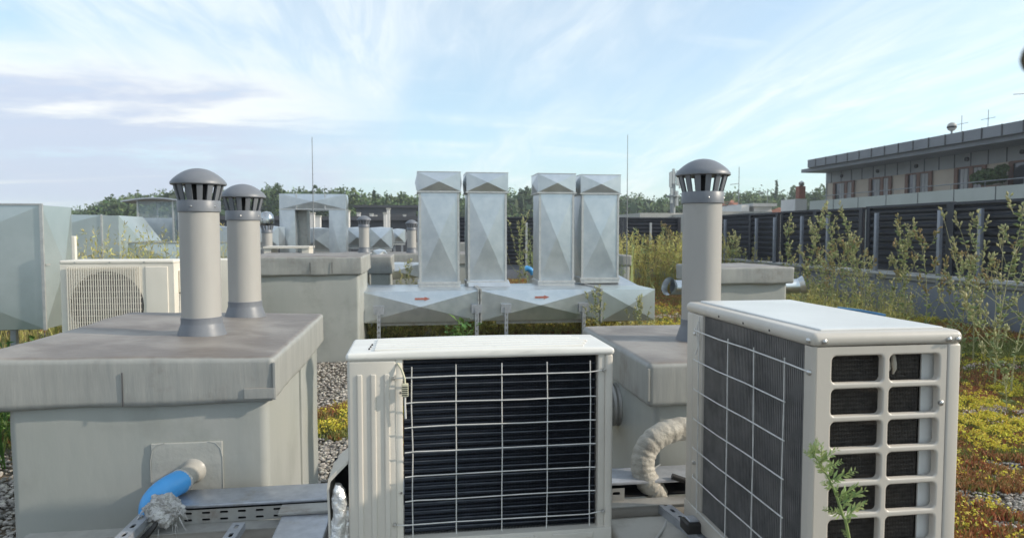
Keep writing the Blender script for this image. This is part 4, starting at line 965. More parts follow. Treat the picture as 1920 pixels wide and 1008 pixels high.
for (u0, u1, um, op) in ((1563, 1598, 1585, 1), (1630, 1667, 1652, 1), (1698, 1742, 1720, 0), (1790, 1842, 1818, 0), (1892, 1990, 1960, 2)):
    ya, yb, ym = wy(u0), wy(u1), wy(um)
    fw = MB(); X_ = XW - .07; zb_, zt_ = 3.35, 5.0
    for yy in (ya, ym, yb): fw.box(X_ - .06, X_, yy - .16, yy + .10, zb_, zt_)
    fw.box(X_ - .05, X_, yb, ya, zt_ - .08, zt_ + .02)
    wn = fw.build('window', 'wood_brown', t)
    MB().box(XW - .045, XW - .004, yb, ya, zb_, zt_).build('pane', 'glass', wn)
    if op != 2:
        cu = MB(); y_ = yb + .2
        while y_ < yb + (ym - yb)*.85: cu.box(XW - .07, XW - .05, y_, y_ + .22, zb_, zt_ - .1); y_ += .26
        y_ = ym + .25
        while y_ < ym + (ya - ym)*.5: cu.box(XW - .07, XW - .05, y_, y_ + .22, zb_, zt_ - .1); y_ += .26
        cu.build('curtain', 'curtain', wn)
for u in (1577, 1644, 1716, 1810, 1913):
    y = wy(u); MB().tube([(XW - .065, y, 5.42), (XW - .16, y, 5.42)], .12, 10).build('wall_lamp', 'dark', t)
MB().box(XR + .1, XR + .4, YN, BY - .2, -13, 3.63).build('balcony_parapet', 'balcony', t)
MB().box(XR + .4, XW, YN, BY - .2, 3.1, 3.299).build('balcony_floor', 'clad', t)
MB().box(XW, 45.4, YN, BY - 1.3, -13, 3.29).build('lower_wall', 'balcony', t)
sm = MB(); y = BY - 3
while y > YN: sm.box(XR + .085, XR + .099, y - .02, y + .02, 1.5, 3.62); y -= 2.6
sm.build('parapet_joints', 'seam', t)
rl = MB(); rl.tube([(XR + .25, YN, 3.93), (XR + .25, BY - 1.5, 3.93)], .03, 6); y = BY - 2
while y > YN: rl.tube([(XR + .25, y, 3.63), (XR + .25, y, 3.93)], .018, 5); y -= 2.2
rl.build('railing', 'mast', t)
# roof gadgets
p = Vector((33, wy(1777, 33), 6.57))
d_ = thing('satellite_dome', 'white dish ball with a dark band on the penthouse roof', 'satellite dish', p)
zd = 1.35 + (437 - 240)/1280*(p.y*math.cos(R(8.22)) + p.x*math.sin(R(8.22)))
MB().tube([p, (p.x, p.y, zd)], .06, 8).build('stand', 'mast', d_)
MB().lathe(p.x, p.y, [(.27*math.sin(q*PI/12), zd - .27*math.cos(q*PI/12)) for q in range(1, 12)], 20).build('ball', 'plinth', d_, smooth=True)
MB().lathe(p.x, p.y, [(.262, zd - .09), (.275, zd), (.262, zd + .04)], 20, False).build('band', 'dark', d_, smooth=True)
for u, hh, lab in ((1795, .9, 'thin aerial beside the dish ball on the penthouse roof'), (1844, .9, 'tiny aerial on the penthouse roof, right of the dish ball')):
    q = Vector((33, wy(u, 33), 6.57)); ae = thing('aerial', lab, 'aerial', q, 'aerials on the penthouse roof')
    MB().tube([q, q + Vector((0, 0, hh + 1.0))], .02, 6).build('mast', 'mast', ae)
    MB().tube([q + Vector((0, -.5, hh + .5)), q + Vector((0, .5, hh + .5))], .015, 6).build('boom', 'mast', ae)
# potted shrub on balcony
def leafball(name, parent, c, r, n, size, m, org=(0, 0, 0), squash=.9, clumps=14):
    c = np.array(c); r = np.array(r)
    cc = rng.normal(size=(clumps, 3)); cc /= np.linalg.norm(cc, axis=1)[:, None]; cc *= rng.uniform(.25, .85, (clumps, 1)); 
    cr = rng.uniform(.28, .5, clumps)
    k = rng.integers(0, clumps, n); dd = rng.normal(size=(n, 3)); dd /= np.linalg.norm(dd, axis=1)[:, None]
    P = cc[k] + dd*(cr[k]*rng.uniform(.75, 1.05, n)**.5)[:, None]
    P = P*r + c
    return quads(name, P, size, m, org, parent)
def quads(name, P, size, m, org=(0, 0, 0), parent=None):
    n = len(P); a = rng.normal(size=(n, 3)); a /= np.linalg.norm(a, axis=1)[:, None]
    b = rng.normal(size=(n, 3)); b -= a*(a*b).sum(1)[:, None]; b /= np.linalg.norm(b, axis=1)[:, None]
    s = (size*rng.uniform(.6, 1.3, n))[:, None]
    V = np.stack([P - a*s, P - b*s*.55, P + a*s, P + b*s*.55], 1).reshape(-1, 3)
    return raw_mesh(name, V, [np.arange(n*4).reshape(-1, 4)], m, org, parent)
sh = thing('balcony_shrub', 'bushy green shrub on the penthouse balcony', 'shrub', (29.3, wy(1858, 29.3), 3.3))
c = Vector((29.3, wy(1858, 29.3), 4.15)); MB().lathe(c.x, c.y, [(.25, 3.3), (.35, 3.75)], 12).build('pot', 'brick', sh)
leafball('foliage', sh, (c.x, c.y, c.z + .1), (.9, 1.15, .6), 2200, .10, 'leaf', org=sh.location)

# far houses and roofs
def far_box(name, label, u0, u1, vt, zb, y, dep, m, cat='building', roof=None, parent=None, group=None):
    a = pxl(u0, vt, y); b = pxl(u1, vt, y)
    t = parent or thing(name, label, cat, ((a.x + b.x)/2, y, zb), group)
    MB().box(a.x, b.x, y, y + dep, zb, a.z).build('walls', m, t)
    if roof: MB().box(a.x - .3, b.x + .3, y - .3, y + dep + .3, a.z, a.z + .25).build('roof', roof, t)
    return t
t = far_box('flat_roof_building', 'dark long flat roof on the skyline behind the distant pipes', 330, 790, 412, -13, 45, 8, 'roof_dark', roof='roof_dark')
t = far_box('flat_roof_building', 'dark roof block with white chimneys above the far ducts', 668, 780, 389, -13, 70, 10, 'roof_dark', roof='seam')
for u0, u1, v0, v1, y, lab in ((643, 655, 394, 440, 38, 'tall white vent block right of the goalpost duct'), (669, 675, 398, 412, 50, 'small white chimney above the dark far roof, first of the row'), (693, 699, 400, 414, 50, 'small white chimney left of the tall crooked white one'), (701, 706, 403, 416, 48, 'squat white chimney touching the tall crooked one'),
                          (719, 725, 398, 440, 38, 'tall white stack with a crooked top on the skyline'), (725, 731, 390, 415, 40, 'crooked white top beside the tall white stack'), (756, 761, 402, 415, 50, 'little white chimney above the last distant pipe'), (581, 588, 398, 412, 40, 'white chimney seen through the goalpost duct at its left'), (590, 600, 404, 414, 42, 'white box seen through the goalpost duct')):
    a = pxl(u0, v0, y); b = pxl(u1, v1, y)
    t = thing('chimney', lab, 'chimney', (a.x, y, b.z), 'white chimneys on the far roofs')
    MB().box(a.x, b.x, y, y + .6, min(b.z, 1.0), a.z - .08).build('stack', 'white_wall', t); MB().box(a.x - .03, b.x + .03, y - .03, y + .63, a.z - .08, a.z).build('cap', 'plinth', t)
t = far_box('flat_roof_building', 'pale grey flat roof beyond the far screen, left of the big pipe', 1200, 1285, 399, -13, 60, 10, 'plinth')
t = far_box('flat_roof_building', 'pale flat roof just above the right screen, beyond it', 1352, 1448, 396, -13, 50, 10, 'plinth')
t = far_box('white_rooftop_block', 'small white rooftop block right of the big pipe', 1391, 1405, 384, -13, 52, 4, 'white_wall', 'building')
t = far_box('white_rooftop_block', 'wider white rooftop block right of the small one', 1415, 1447, 387, -13, 52, 4, 'white_wall', 'building', roof='coping')
t = far_box('white_chimney_block', 'white block with a brick chimney and steel cowl beside the penthouse', 1491, 1513, 373, -13, 48, 2, 'white_wall', 'building')
a = pxl(1505, 372, 48.5); zt_ = pxl(1505, 349, 48.5).z
MB().box(a.x - .28, a.x + .22, 48.5, 49.0, a.z, zt_).build('chimney', 'brick', t)
MB().lathe(a.x, 48.7, [(.12, zt_), (.2, zt_ + .1), (.2, zt_ + .3), (.03, zt_ + .42)], 12).build('cowl', 'steel', t, smooth=True)
# red roofs
for u0, u1, vt, vb, y, lab in ((1376, 1395, 373, 384, 95, 'small orange gabled roof among the trees right of the big pipe'), (1479, 1496, 387, 400, 70, 'red roof corner beside the white chimney block')):
    a = pxl(u0, vt, y); b = pxl(u1, vb, y)
    t = thing('house', lab, 'house', (a.x, y, -5), 'red roofed houses')
    MB().box(a.x + .3, b.x - .3, y, y + 6, -6, b.z).build('walls', 'white_wall', t)
    mx_ = (a.x + b.x)/2
    MB().add([(a.x, y - .3, b.z), (b.x, y - .3, b.z), (mx_, y + 3, a.z), (a.x, y + 6.3, b.z), (b.x, y + 6.3, b.z), (a.x + .5, y + 3, a.z), (b.x - .5, y + 3, a.z)], [(0, 1, 6, 5), (3, 5, 6, 4), (0, 5, 3), (1, 4, 6), (0, 3, 4, 1)]).build('roof', 'red_roof', t)
# antenna mast (cell tower) behind the big pipe
a = pxl(1262, 322, 75); t = thing('cell_mast', 'grey phone mast with antenna panels, half hidden behind the big right pipe', 'mast', (a.x, 75, -10))
MB().tube([(a.x, 75, -10), (a.x, 75, a.z)], .32, 10).build('pole', 'mast', t, smooth=True)
for i, (dx, dz) in enumerate(((-.45, -.4), (-.1, 0), (.4, -.2), (.7, -.5), (-.3, -2.2), (.35, -2.5))):
    MB().box(a.x + dx - .13, a.x + dx + .13, 74.5, 74.7, a.z + dz - 1.4, a.z + dz + .3).build('antenna_panel', 'coping', t)
MB().lathe(a.x, 75, [(.3, a.z - 2.9), (.8, a.z - 2.85), (.8, a.z - 2.7), (.3, a.z - 2.65)], 14).build('platform', 'mast', t)
a = pxl(1386, 313, 60); t = thing('aerial', 'tall thin aerial with one side arm right of the big pipe', 'aerial', (a.x, 60, -2))
MB().tube([(a.x, 60, -2), (a.x, 60, a.z)], .035, 6).build('mast', 'mast', t); b = pxl(1369, 346, 60); MB().tube([b, (a.x, 60, b.z + .1)], .03, 6).build('arm', 'mast', t)
a = pxl(1432, 355, 60); t = thing('aerial', 'small toothed television aerial above the white rooftop blocks', 'aerial', (a.x, 60, -2))
MB().tube([(a.x + .4, 60, -2), (a.x + .4, 60, a.z)], .03, 6).build('mast', 'mast', t); mm = MB().tube([(a.x - .5, 60, a.z - .35), (a.x + .5, 60, a.z - .25)], .025, 6)
for q in range(5): mm.tube([(a.x - .45 + q*.2, 60, a.z - .5), (a.x - .45 + q*.2, 60, a.z - .15)], .015, 5)
mm.build('boom', 'mast', t)
a = pxl(1900, 177, 12); t = thing('aerial', 'horizontal aerial arm entering at the right edge high in the sky', 'aerial', (a.x + 1.2, 12, -1))
MB().tube([a, a + Vector((1.2, 0, .09))], .008, 6).build('arm', 'mast', t); MB().tube([(a.x + 1.2, 12, -1), (a.x + 1.2, 12, a.z + .4)], .025, 8).build('mast', 'mast', t)

# ------------------------------------------------------------------ trees
def tree(u, vt, y, wpx, label, m='leaf', kind='round', name='tree', group='trees on the skyline'):
    top = pxl(u, vt, y); sc_ = (y*math.cos(R(8.22)))/1280; w_ = wpx*sc_/2*1.0
    zb = -4.0 if y > 60 else -6; H = top.z - zb
    t = thing(name, label, 'tree', (top.x, y, zb), group)
    ch = H*.62 if kind != 'slim' else H*.8
    cz = top.z - ch/2
    MB().tube([(top.x, y, zb - 3), (top.x + .1, y, zb + H*.4), (top.x, y, top.z - ch*.3)], [.3, .2, .06], 8).build('trunk', 'bark', t, smooth=True)
    lb = MB()
    for i in range(7):
        a_ = i*2.4; z_ = zb + H*(.35 + .07*i); lb.tube([(top.x, y, z_), (top.x + w_*.6*math.cos(a_), y + w_*.6*math.sin(a_), z_ + H*.12)], [.09, .02], 5)
    lb.build('limbs', 'bark', t)
    if kind == 'cone':
        n = 1500; h_ = rng.uniform(0, 1, n)**.7; rr_ = (h_)*w_*rng.uniform(.5, 1.0, n); an = rng.uniform(0, 2*PI, n)
        P = np.stack([top.x + rr_*np.cos(an), y + rr_*np.sin(an), top.z - h_*ch], 1); quads('crown', P, .28, m, tuple(t.location), t)
    else:
        leafball('crown', t, (top.x, y, cz), (w_, w_, ch/2*1.02), 4200, .011*y/5.5, m, tuple(t.location), clumps=26 if kind == 'round' else 40)
    return t
for a in ((226, 362, 110, 58, 'airy broad tree standing above the left end of the skyline wood', 'leaf', 'round'), (205, 378, 105, 46, 'dense dark tree at the left end of the skyline wood', 'leaf_dark', 'round'),
          (262, 372, 118, 46, 'small tree right of the airy tree on the skyline', 'leaf', 'round'),
          (600, 349, 95, 36, 'dark rounded tree top above the goalpost duct', 'leaf_dark', 'round'), (524, 352, 95, 44, 'broad tree left of the dark rounded tree top', 'leaf', 'round'), (701, 356, 100, 16, 'pointed dark conifer on the skyline left of the tall ducts', 'leaf_dark', 'cone'),
          (668, 361, 100, 30, 'mid green tree left of the pointed conifer', 'leaf_light', 'round'), (725, 364, 105, 14, 'short pointed conifer just right of the taller one', 'leaf_dark', 'cone'), (755, 364, 100, 26, 'rounded dark tree at the left of the first tall duct', 'leaf_dark', 'round'),
          (640, 358, 100, 36, 'soft green tree above the right goalpost upright', 'leaf', 'round'),
          (1455, 344, 110, 9, 'narrow dark poplar right of the big pipe', 'leaf_dark', 'slim'), (1530, 345, 95, 34, 'tree crown beside the penthouse end', 'leaf', 'round'), (1484, 357, 105, 36, 'rounded green tree between poplar and brick chimney', 'leaf', 'round'),
          (1402, 357, 100, 34, 'tree right of the tall thin aerial', 'leaf', 'round'), (1265, 364, 100, 30, 'dark tree behind the phone mast', 'leaf_dark', 'round'), (981, 352, 100, 30, 'tree showing between the second and third tall ducts', 'leaf_dark', 'round')):
    tree(*a)
# the wood as one far mass
sil = [(-200, 400), (0, 398), (60, 398), (120, 396), (170, 393), (190, 384), (210, 378), (240, 372), (300, 366), (330, 361), (400, 360), (470, 358), (500, 356), (560, 361), (590, 358), (640, 360), (680, 366), (740, 370), (800, 372), (850, 370), (900, 367),
       (960, 364), (1000, 365), (1060, 368), (1100, 370), (1180, 371), (1240, 374), (1300, 372), (1340, 370), (1370, 364), (1400, 364), (1440, 366), (1480, 368), (1540, 362), (1600, 362), (2100, 360)]
su = np.array([a for a, b in sil]); sv = np.array([b for a, b in sil])
PP = []
for (yy, dv, cnt) in ((100, 9, 120), (125, 3, 150), (155, 0, 170)):
    for k in range(cnt):
        u = rng.uniform(-150, 2050); vt = np.interp(u, su, sv) + dv + rng.uniform(-1, 6) + (3 if u < 180 else 0)
        top = pxl(u, vt, yy); rw = rng.uniform(2.2, 4.6); rhh = rng.uniform(3.5, 7)
        n = 800; dd = rng.normal(size=(n, 3)); dd /= np.linalg.norm(dd, axis=1)[:, None]; bump_ = 1 + .22*np.sin(dd[:, 0]*5 + k)*np.cos(dd[:, 2]*6 + k*2) + rng.normal(0, .07, n)
        PP.append(np.array([top.x, yy + rng.uniform(-5, 5), top.z - rhh]) + dd*np.array([rw, rw, rhh])*bump_[:, None])
o = quads('wood', np.concatenate(PP), .32, 'leaf', (0, 100, 0)); tag(o, 'dark green wood filling the skyline behind the roofs', 'wood', kind='stuff')
PB = []
for k in range(520):                                  # solid lower part of the wood
    u = rng.uniform(-150, 2050); yy = rng.uniform(98, 130); top = pxl(u, np.interp(u, su, sv) + 26, yy)
    n = 90; dd = rng.normal(size=(n, 3)); dd /= np.linalg.norm(dd, axis=1)[:, None]
    PB.append(np.array([top.x, yy, top.z - 4]) + dd*np.array([4.5, 3, 5.5]))
o = quads('understorey', np.concatenate(PB), .9, 'leaf_dark', (0, 100, 0)); tag(o, 'darker lower part of the skyline wood', 'wood', kind='stuff')

# ------------------------------------------------------------------ ground cover
def fbm(x, y, s, o=0):
    return np.array([noise.fractal(Vector((a*s + o, b*s - o, o*1.7)), 1.0, 2.0, 3) for a, b in zip(x, y)])
blocks = [(-1.40, -.47, 2.3, 3.65), (.85, 2.0, 2.3, 3.4), (-1.8, -.55, 7.3, 8.8), (2.7, 3.56, 6.0, 6.8), (-.45, .8, 1.25, 2.1), (.6, 1.7, 1.2, 2.2)]
def scatter_pts(n, x0, x1, y0, y1):
    P = rng.uniform((x0, y0), (x1, y1), (n, 2))
    k = np.ones(n, bool)
    for a, b, c_, d in blocks: k &= ~((P[:, 0] > a) & (P[:, 0] < b) & (P[:, 1] > c_) & (P[:, 1] < d))
    return P[k]
regs = [(52000, 1.9, 5.2, 2.2, 5.2), (38000, 2.2, 8.0, 5.2, 9.5), (14000, -.55, .9, 3.0, 7.5), (16000, -.6, 3.3, 7.5, 10.8), (30000, 2.0, 8.0, 9.5, 19.6), (14000, -2.3, -.5, 3.7, 7.4), (9000, -5.5, -1.4, 2.0, 7), (12000, -6, 1.8, 9, 19), (9000, -.5, 5, .4, 2.4), (16000, .6, 2.3, 3.4, 7.6)]
A = np.concatenate([scatter_pts(*r) for r in regs])
x, y = A[:, 0], A[:, 1]
n1 = fbm(x, y, .9, 3.1); n2 = fbm(x, y, 2.3, 8.7); n3 = fbm(x, y, 5.5, 1.3)
yw = y + n1*.5 + n2*.35 + n3*.22
zone = np.zeros(len(A), int)                        # 0 gravel 1 red 2 yellow 3 green 4 white
bands = [(0, 3.55, 0), (3.55, 3.8, 1), (3.8, 4.25, 2), (4.25, 4.38, 4), (4.38, 4.95, 2), (4.95, 5.55, 1), (5.55, 5.75, 4), (5.75, 6.35, 2), (6.35, 7.5, 3), (7.5, 10.2, 1), (10.2, 11.2, 2), (11.2, 30, 1)]
for a, b, q in bands: zone[(yw >= a) & (yw < b)] = q
lf = (x < 1.2)
zone[lf] = np.where(yw[lf] < 4.55, 0, np.where(yw[lf] < 5.05, 2, np.where(yw[lf] < 5.65, np.where(n2[lf] > .1, 3, 1), 0)))
fl = lf & (y > 7.4); zone[fl] = np.where(n2[fl] > .05, 3, np.where(n3[fl] > 0, 2, 0))
fr2 = (x >= 1.2) & (y > 9); zone[fr2] = np.where(yw[fr2] < 10.0, 2, np.where(yw[fr2] < 10.7, 4, np.where(yw[fr2] < 11.8, np.where(n3[fr2] > 0, 1, 2), 1)))
mixr = rng.uniform(0, 1, len(A)); zone[(n3 > .38) & (zone > 0)] = 3
zone[(n2 + n3*.5 > .0) & (zone == 0) & (x > 1.5)] = 1; zone[(n3 > .10) & (zone == 2)] = 1; zone[(mixr > .78) & (zone == 2)] = 3; zone[(mixr > .72) & (zone == 1)] = 3; zone[(mixr > .8) & (zone == 4)] = 1
zone[(n3 > .5) & (zone == 2)] = 1
zone[(mixr < .10) & (zone == 2)] = 1; zone[(mixr < .08) & (zone == 1)] = 2
def blades(P, n, h, spread, wd, m, name, label, lean=.5, z0=-.01):
    """n blades per point"""
    B = np.repeat(P, n, 0); k = len(B); an = rng.uniform(0, 2*PI, k); r_ = spread*np.sqrt(rng.uniform(0, 1, k))
    b = np.stack([B[:, 0] + r_*np.cos(an), B[:, 1] + r_*np.sin(an), np.full(k, z0)], 1)
    hh = h*rng.uniform(.5, 1.25, k); a2 = rng.uniform(0, 2*PI, k); ln = hh*lean*rng.uniform(0, 1, k)
    tip = b + np.stack([ln*np.cos(a2), ln*np.sin(a2), hh], 1)
    a3 = rng.uniform(0, 2*PI, k); sd_ = np.stack([np.cos(a3), np.sin(a3), np.zeros(k)], 1)*(wd*rng.uniform(.6, 1.3, k))[:, None]
    mid = b*.45 + tip*.55
    V = np.stack([b - sd_*.5, b + sd_*.5, mid + sd_, tip, mid - sd_], 1).reshape(-1, 3)
    o = raw_mesh(name, V, [np.arange(k*5).reshape(-1, 5)], m); tag(o, label, 'ground cover', kind='stuff'); return tip
Pg, Pr, Py, Pn, Pw = [A[zone == q] for q in range(5)]
blades(np.concatenate([Pr]), 7, .05, .022, .0045, 's_red', 'red_sedum', 'reddish brown low sedum carpeting the roof', .8)
blades(Pn, 7, .045, .024, .0050, 's_green', 'green_sedum', 'olive green low sedum carpeting the roof', .8)
blades(np.concatenate([Py, Pw]), 5, .055, .020, .0035, 's_green', 'sedum_stems', 'green stems below the yellow and white sedum flowers', .5)
def heads(P, n, h, spread, size, m, name, label):
    B = np.repeat(P, n, 0); k = len(B)
    c = np.stack([B[:, 0] + rng.normal(0, spread, k), B[:, 1] + rng.normal(0, spread, k), h*rng.uniform(.7, 1.15, k) ], 1)
    o = quads(name, c, size, m); tag(o, label, 'ground cover', kind='stuff')
hp_ = lambda P, f: P[rng.uniform(0, 1, len(P)) < f]
heads(hp_(Py, .55), 6, .066, .011, .0085, 's_yellow', 'yellow_sedum_flowers', 'bright yellow sedum flowers in patches on the roof')
heads(hp_(Pw, .5), 6, .060, .011, .0075, 's_white', 'white_sedum_flowers', 'whitish pink sedum flowers in small patches')
heads(hp_(Pr, .25), 4, .045, .012, .006, 's_red', 'red_sedum_flowers', 'rusty seed heads over the red sedum')
# stones
regs2 = [(34000, 1.3, 4.6, 1.2, 4.3), (15000, -.58, .5, 2.2, 7.5), (9000, -2.5, -.5, 3.6, 7.3), (6000, -2.6, -1.3, 1.2, 4), (5000, -.6, 3.4, 7.4, 9), (7000, -.5, 1.3, .5, 2.4), (9000, .5, 1.6, 3.3, 7.5)]
S_ = np.concatenate([scatter_pts(*r) for r in regs2])
bs_ = bmesh.new(); bmesh.ops.create_icosphere(bs_, subdivisions=1, radius=1); bv = np.array([q.co[:] for q in bs_.verts]); bf = np.array([[a.index for a in f.verts] for f in bs_.faces]); bs_.free()
k = len(S_); sz = rng.uniform(.005, .012, k)*np.where(S_[:, 0] < 1, 1.35, 1); rs = np.stack([rng.uniform(.8, 1.5, k), rng.uniform(.7, 1.1, k), rng.uniform(.45, .8, k)], 1)*sz[:, None]
ang = rng.uniform(0, 2*PI, k); V = bv[None]*rs[:, None]*(1 + rng.normal(0, .13, (k, len(bv), 1)))
cA, sA = np.cos(ang)[:, None], np.sin(ang)[:, None]; vx = V[..., 0]*cA - V[..., 1]*sA; vy = V[..., 0]*sA + V[..., 1]*cA
V = np.stack([vx + S_[:, 0:1], vy + S_[:, 1:2], V[..., 2] + rng.uniform(-.004, .006, (k, 1))], 2).reshape(-1, 3)
F_ = (bf[None] + (np.arange(k)*len(bv))[:, None, None]).reshape(-1, 3)
o = raw_mesh('gravel', V, [F_], 'stone'); tag(o, 'loose grey and tan gravel on the roof', 'gravel', kind='stuff')

# grass and weeds masses
def stalks(P, h, wd, m, name, label, lean=.35, cat='weeds', sprigs=10, ssize=.016):
    k = len(P); a = rng.uniform(0, 2*PI, k); hh = h*rng.uniform(.35, 1.1, k)
    b = np.stack([P[:, 0], P[:, 1], np.full(k, -.01)], 1); tip = b + np.stack([hh*lean*rng.uniform(0, 1, k)*np.cos(a), hh*lean*rng.uniform(0, 1, k)*np.sin(a), hh], 1)
    mid = (b + tip)/2 + np.stack([rng.normal(0, .03, k), rng.normal(0, .03, k), np.zeros(k)], 1)
    a3 = rng.uniform(0, 2*PI, k); s = np.stack([np.cos(a3), np.sin(a3), np.zeros(k)], 1)*wd
    V1 = np.stack([b - s, b + s, mid + s*.8, tip, mid - s*.8], 1).reshape(-1, 3); F1 = np.arange(k*5).reshape(-1, 5)
    # sprigs along the upper stalk
    u = rng.uniform(.3, 1.0, (k, sprigs)); Q = (mid[:, None]*(1 - u[..., None]) + tip[:, None]*u[..., None]).reshape(-1, 3)
    n = len(Q); d = rng.normal(size=(n, 3))*.6 + np.array([0, 0, .8]); d /= np.linalg.norm(d, axis=1)[:, None]
    e = rng.normal(size=(n, 3)); e -= d*(d*e).sum(1)[:, None]; e /= np.linalg.norm(e, axis=1)[:, None]
    s2 = (ssize*rng.uniform(.6, 1.6, n))[:, None]
    V2 = np.stack([Q, Q + d*s2*1.1 + e*s2*.22, Q + d*s2*2.4, Q + d*s2*1.1 - e*s2*.22], 1).reshape(-1, 3); F2 = np.arange(n*4).reshape(-1, 4) + len(V1)
    o = raw_mesh(name, np.concatenate([V1, V2]), [F1, F2], m); tag(o, label, cat, kind='stuff'); return o
P = rng.uniform((4.6, 6.6), (7.7, 13.5), (3800, 2)); keep = (P[:, 0] > 3.9 + (P[:, 1] - 7)*.22) & (P[:, 0]/P[:, 1] < .80) & (fbm(P[:, 0], P[:, 1], 1.6, 4.4) > -.12); P = P[keep]
stalks(P, .58, .0028, 'grass', 'weed_grass', 'yellow green dry weeds in a dense band along the right parapet')
P = rng.normal((6.0, 15.3), (.75, .7), (560, 2)); P = P[P[:, 0] < 7.9]
stalks(P, 1.25, .004, 'grass', 'weed_thicket', 'yellowish weed thicket in front of the far screen, left of the big pipe', sprigs=22, ssize=.03)
P = rng.normal((3.1, 13.2), (.32, 1.1), (420, 2)); stalks(P, 1.35, .004, 'weed_leaf', 'weed_tangle', 'green weeds seen between the tall duct pairs', sprigs=22, ssize=.028)
P = rng.uniform((-4.5, 6.6), (-2.0, 8.3), (700, 2)); stalks(P, 1.32, .003, 'grass', 'weed_stand', 'yellow flowering weeds beyond the left white air conditioner', sprigs=14, ssize=.018)
P = rng.uniform((-3.6, 4.1), (-1.4, 5.6), (700, 2)); stalks(P, .55, .003, 'green', 'leafy_weeds', 'dark leafy weeds below the huge left duct', sprigs=12, ssize=.025)
P = rng.uniform((-.6, 8.3), (3.2, 10.8), (1800, 2)); stalks(P, .26, .003, 'grass', 'duct_weeds', 'low mixed weeds under the duct runs', sprigs=8, ssize=.02)

# individual tall weeds
def weed(x, y, h, label, leanx=0.0, leany=0.0, m='weed_bud', br=9, seed=1, spread=.5, leaf='weed_leaf', bs=1.0, z0=0.0, group='tall stalky weeds by the parapet'):
    rd = random.Random(seed); t = thing('weed', label, 'weed', (x, y, z0), group)
    st = MB(); lv = MB(); bd = MB()
    ca, sa = math.cos(seed*1.7), math.sin(seed*1.7)
    def P(u): return Vector((x + leanx*u**1.8 + .035*math.sin(u*5 + seed)*u + .05*ca*u*u, y + leany*u**1.4 + .10*sa*u*u, z0 + h*u))
    st.tube([P(i/10) for i in range(11)], [.006*(1 - .75*i/10)*max(.6, h/1.2) for i in range(11)], 6)
    def bud(p, d, s, mb):
        d = d.normalized(); e = d.cross(Vector((rd.random(), rd.random(), .3))).normalized(); f = d.cross(e)
        w_ = s*.24; q = [p, p + d*s*.5 + e*w_, p + d*s*.5 + f*w_, p + d*s*.5 - e*w_, p + d*s*.5 - f*w_, p + d*s]
        mb.add(q, [(0, 1, 2), (0, 2, 3), (0, 3, 4), (0, 4, 1), (5, 2, 1), (5, 3, 2), (5, 4, 3), (5, 1, 4)])
    def cluster(p, d, n, s):
        for _ in range(n):
            dd = (d + Vector((rd.gauss(0, .42), rd.gauss(0, .42), rd.gauss(0, .25)))).normalized()
            q = p + d*rd.uniform(-.05, .02)*bs
            st.tube([q, q + dd*.018*bs], .0010*bs, 4, False); bud(q + dd*.015*bs, dd, s*rd.uniform(.7, 1.3), bd)
    cluster(P(1), Vector((leanx*.5, leany*.5, 1)), 9, .026*bs)
    for i in range(br):
        u = .22 + .74*(i + rd.random()*.9)/br; a = i*2.4 + rd.random(); L_ = spread*h*(1.12 - u)*rd.uniform(.25, 1.25)
        b0 = P(u); d = Vector((math.cos(a), math.sin(a), rd.uniform(.4, 1.1))); b1 = b0 + d*L_*.45; b2 = b1 + Vector((math.cos(a)*.4, math.sin(a)*.4, 1.3))*L_*.5
        st.tube([b0, b1, b2], [.0032, .0024, .0012], 5)
        cluster(b2, (b2 - b1).normalized(), 9, .024*bs)
        for k in range(5):
            q = b0.lerp(b1, rd.random()) if k % 2 else b1.lerp(b2, rd.random()); bud(q, Vector((rd.gauss(0, 1), rd.gauss(0, 1), .5)), .026*bs, lv)
    for i in range(int(34*h)):
        u = rd.uniform(.1, .97); a = rd.uniform(0, 2*PI); bud(P(u), Vector((math.cos(a), math.sin(a), rd.uniform(.1, .9))), rd.uniform(.018, .04)*bs, lv)
    st.build('stem', 'weed_stem', t); lv.build('leaves', leaf, t); bd.build('bud_clusters', m, t)  # bd holds the bud clusters at stem and branch tips
    return t
def at(u, v_top, y):
    p = pxl(u, v_top, y); return p.x, y, p.z
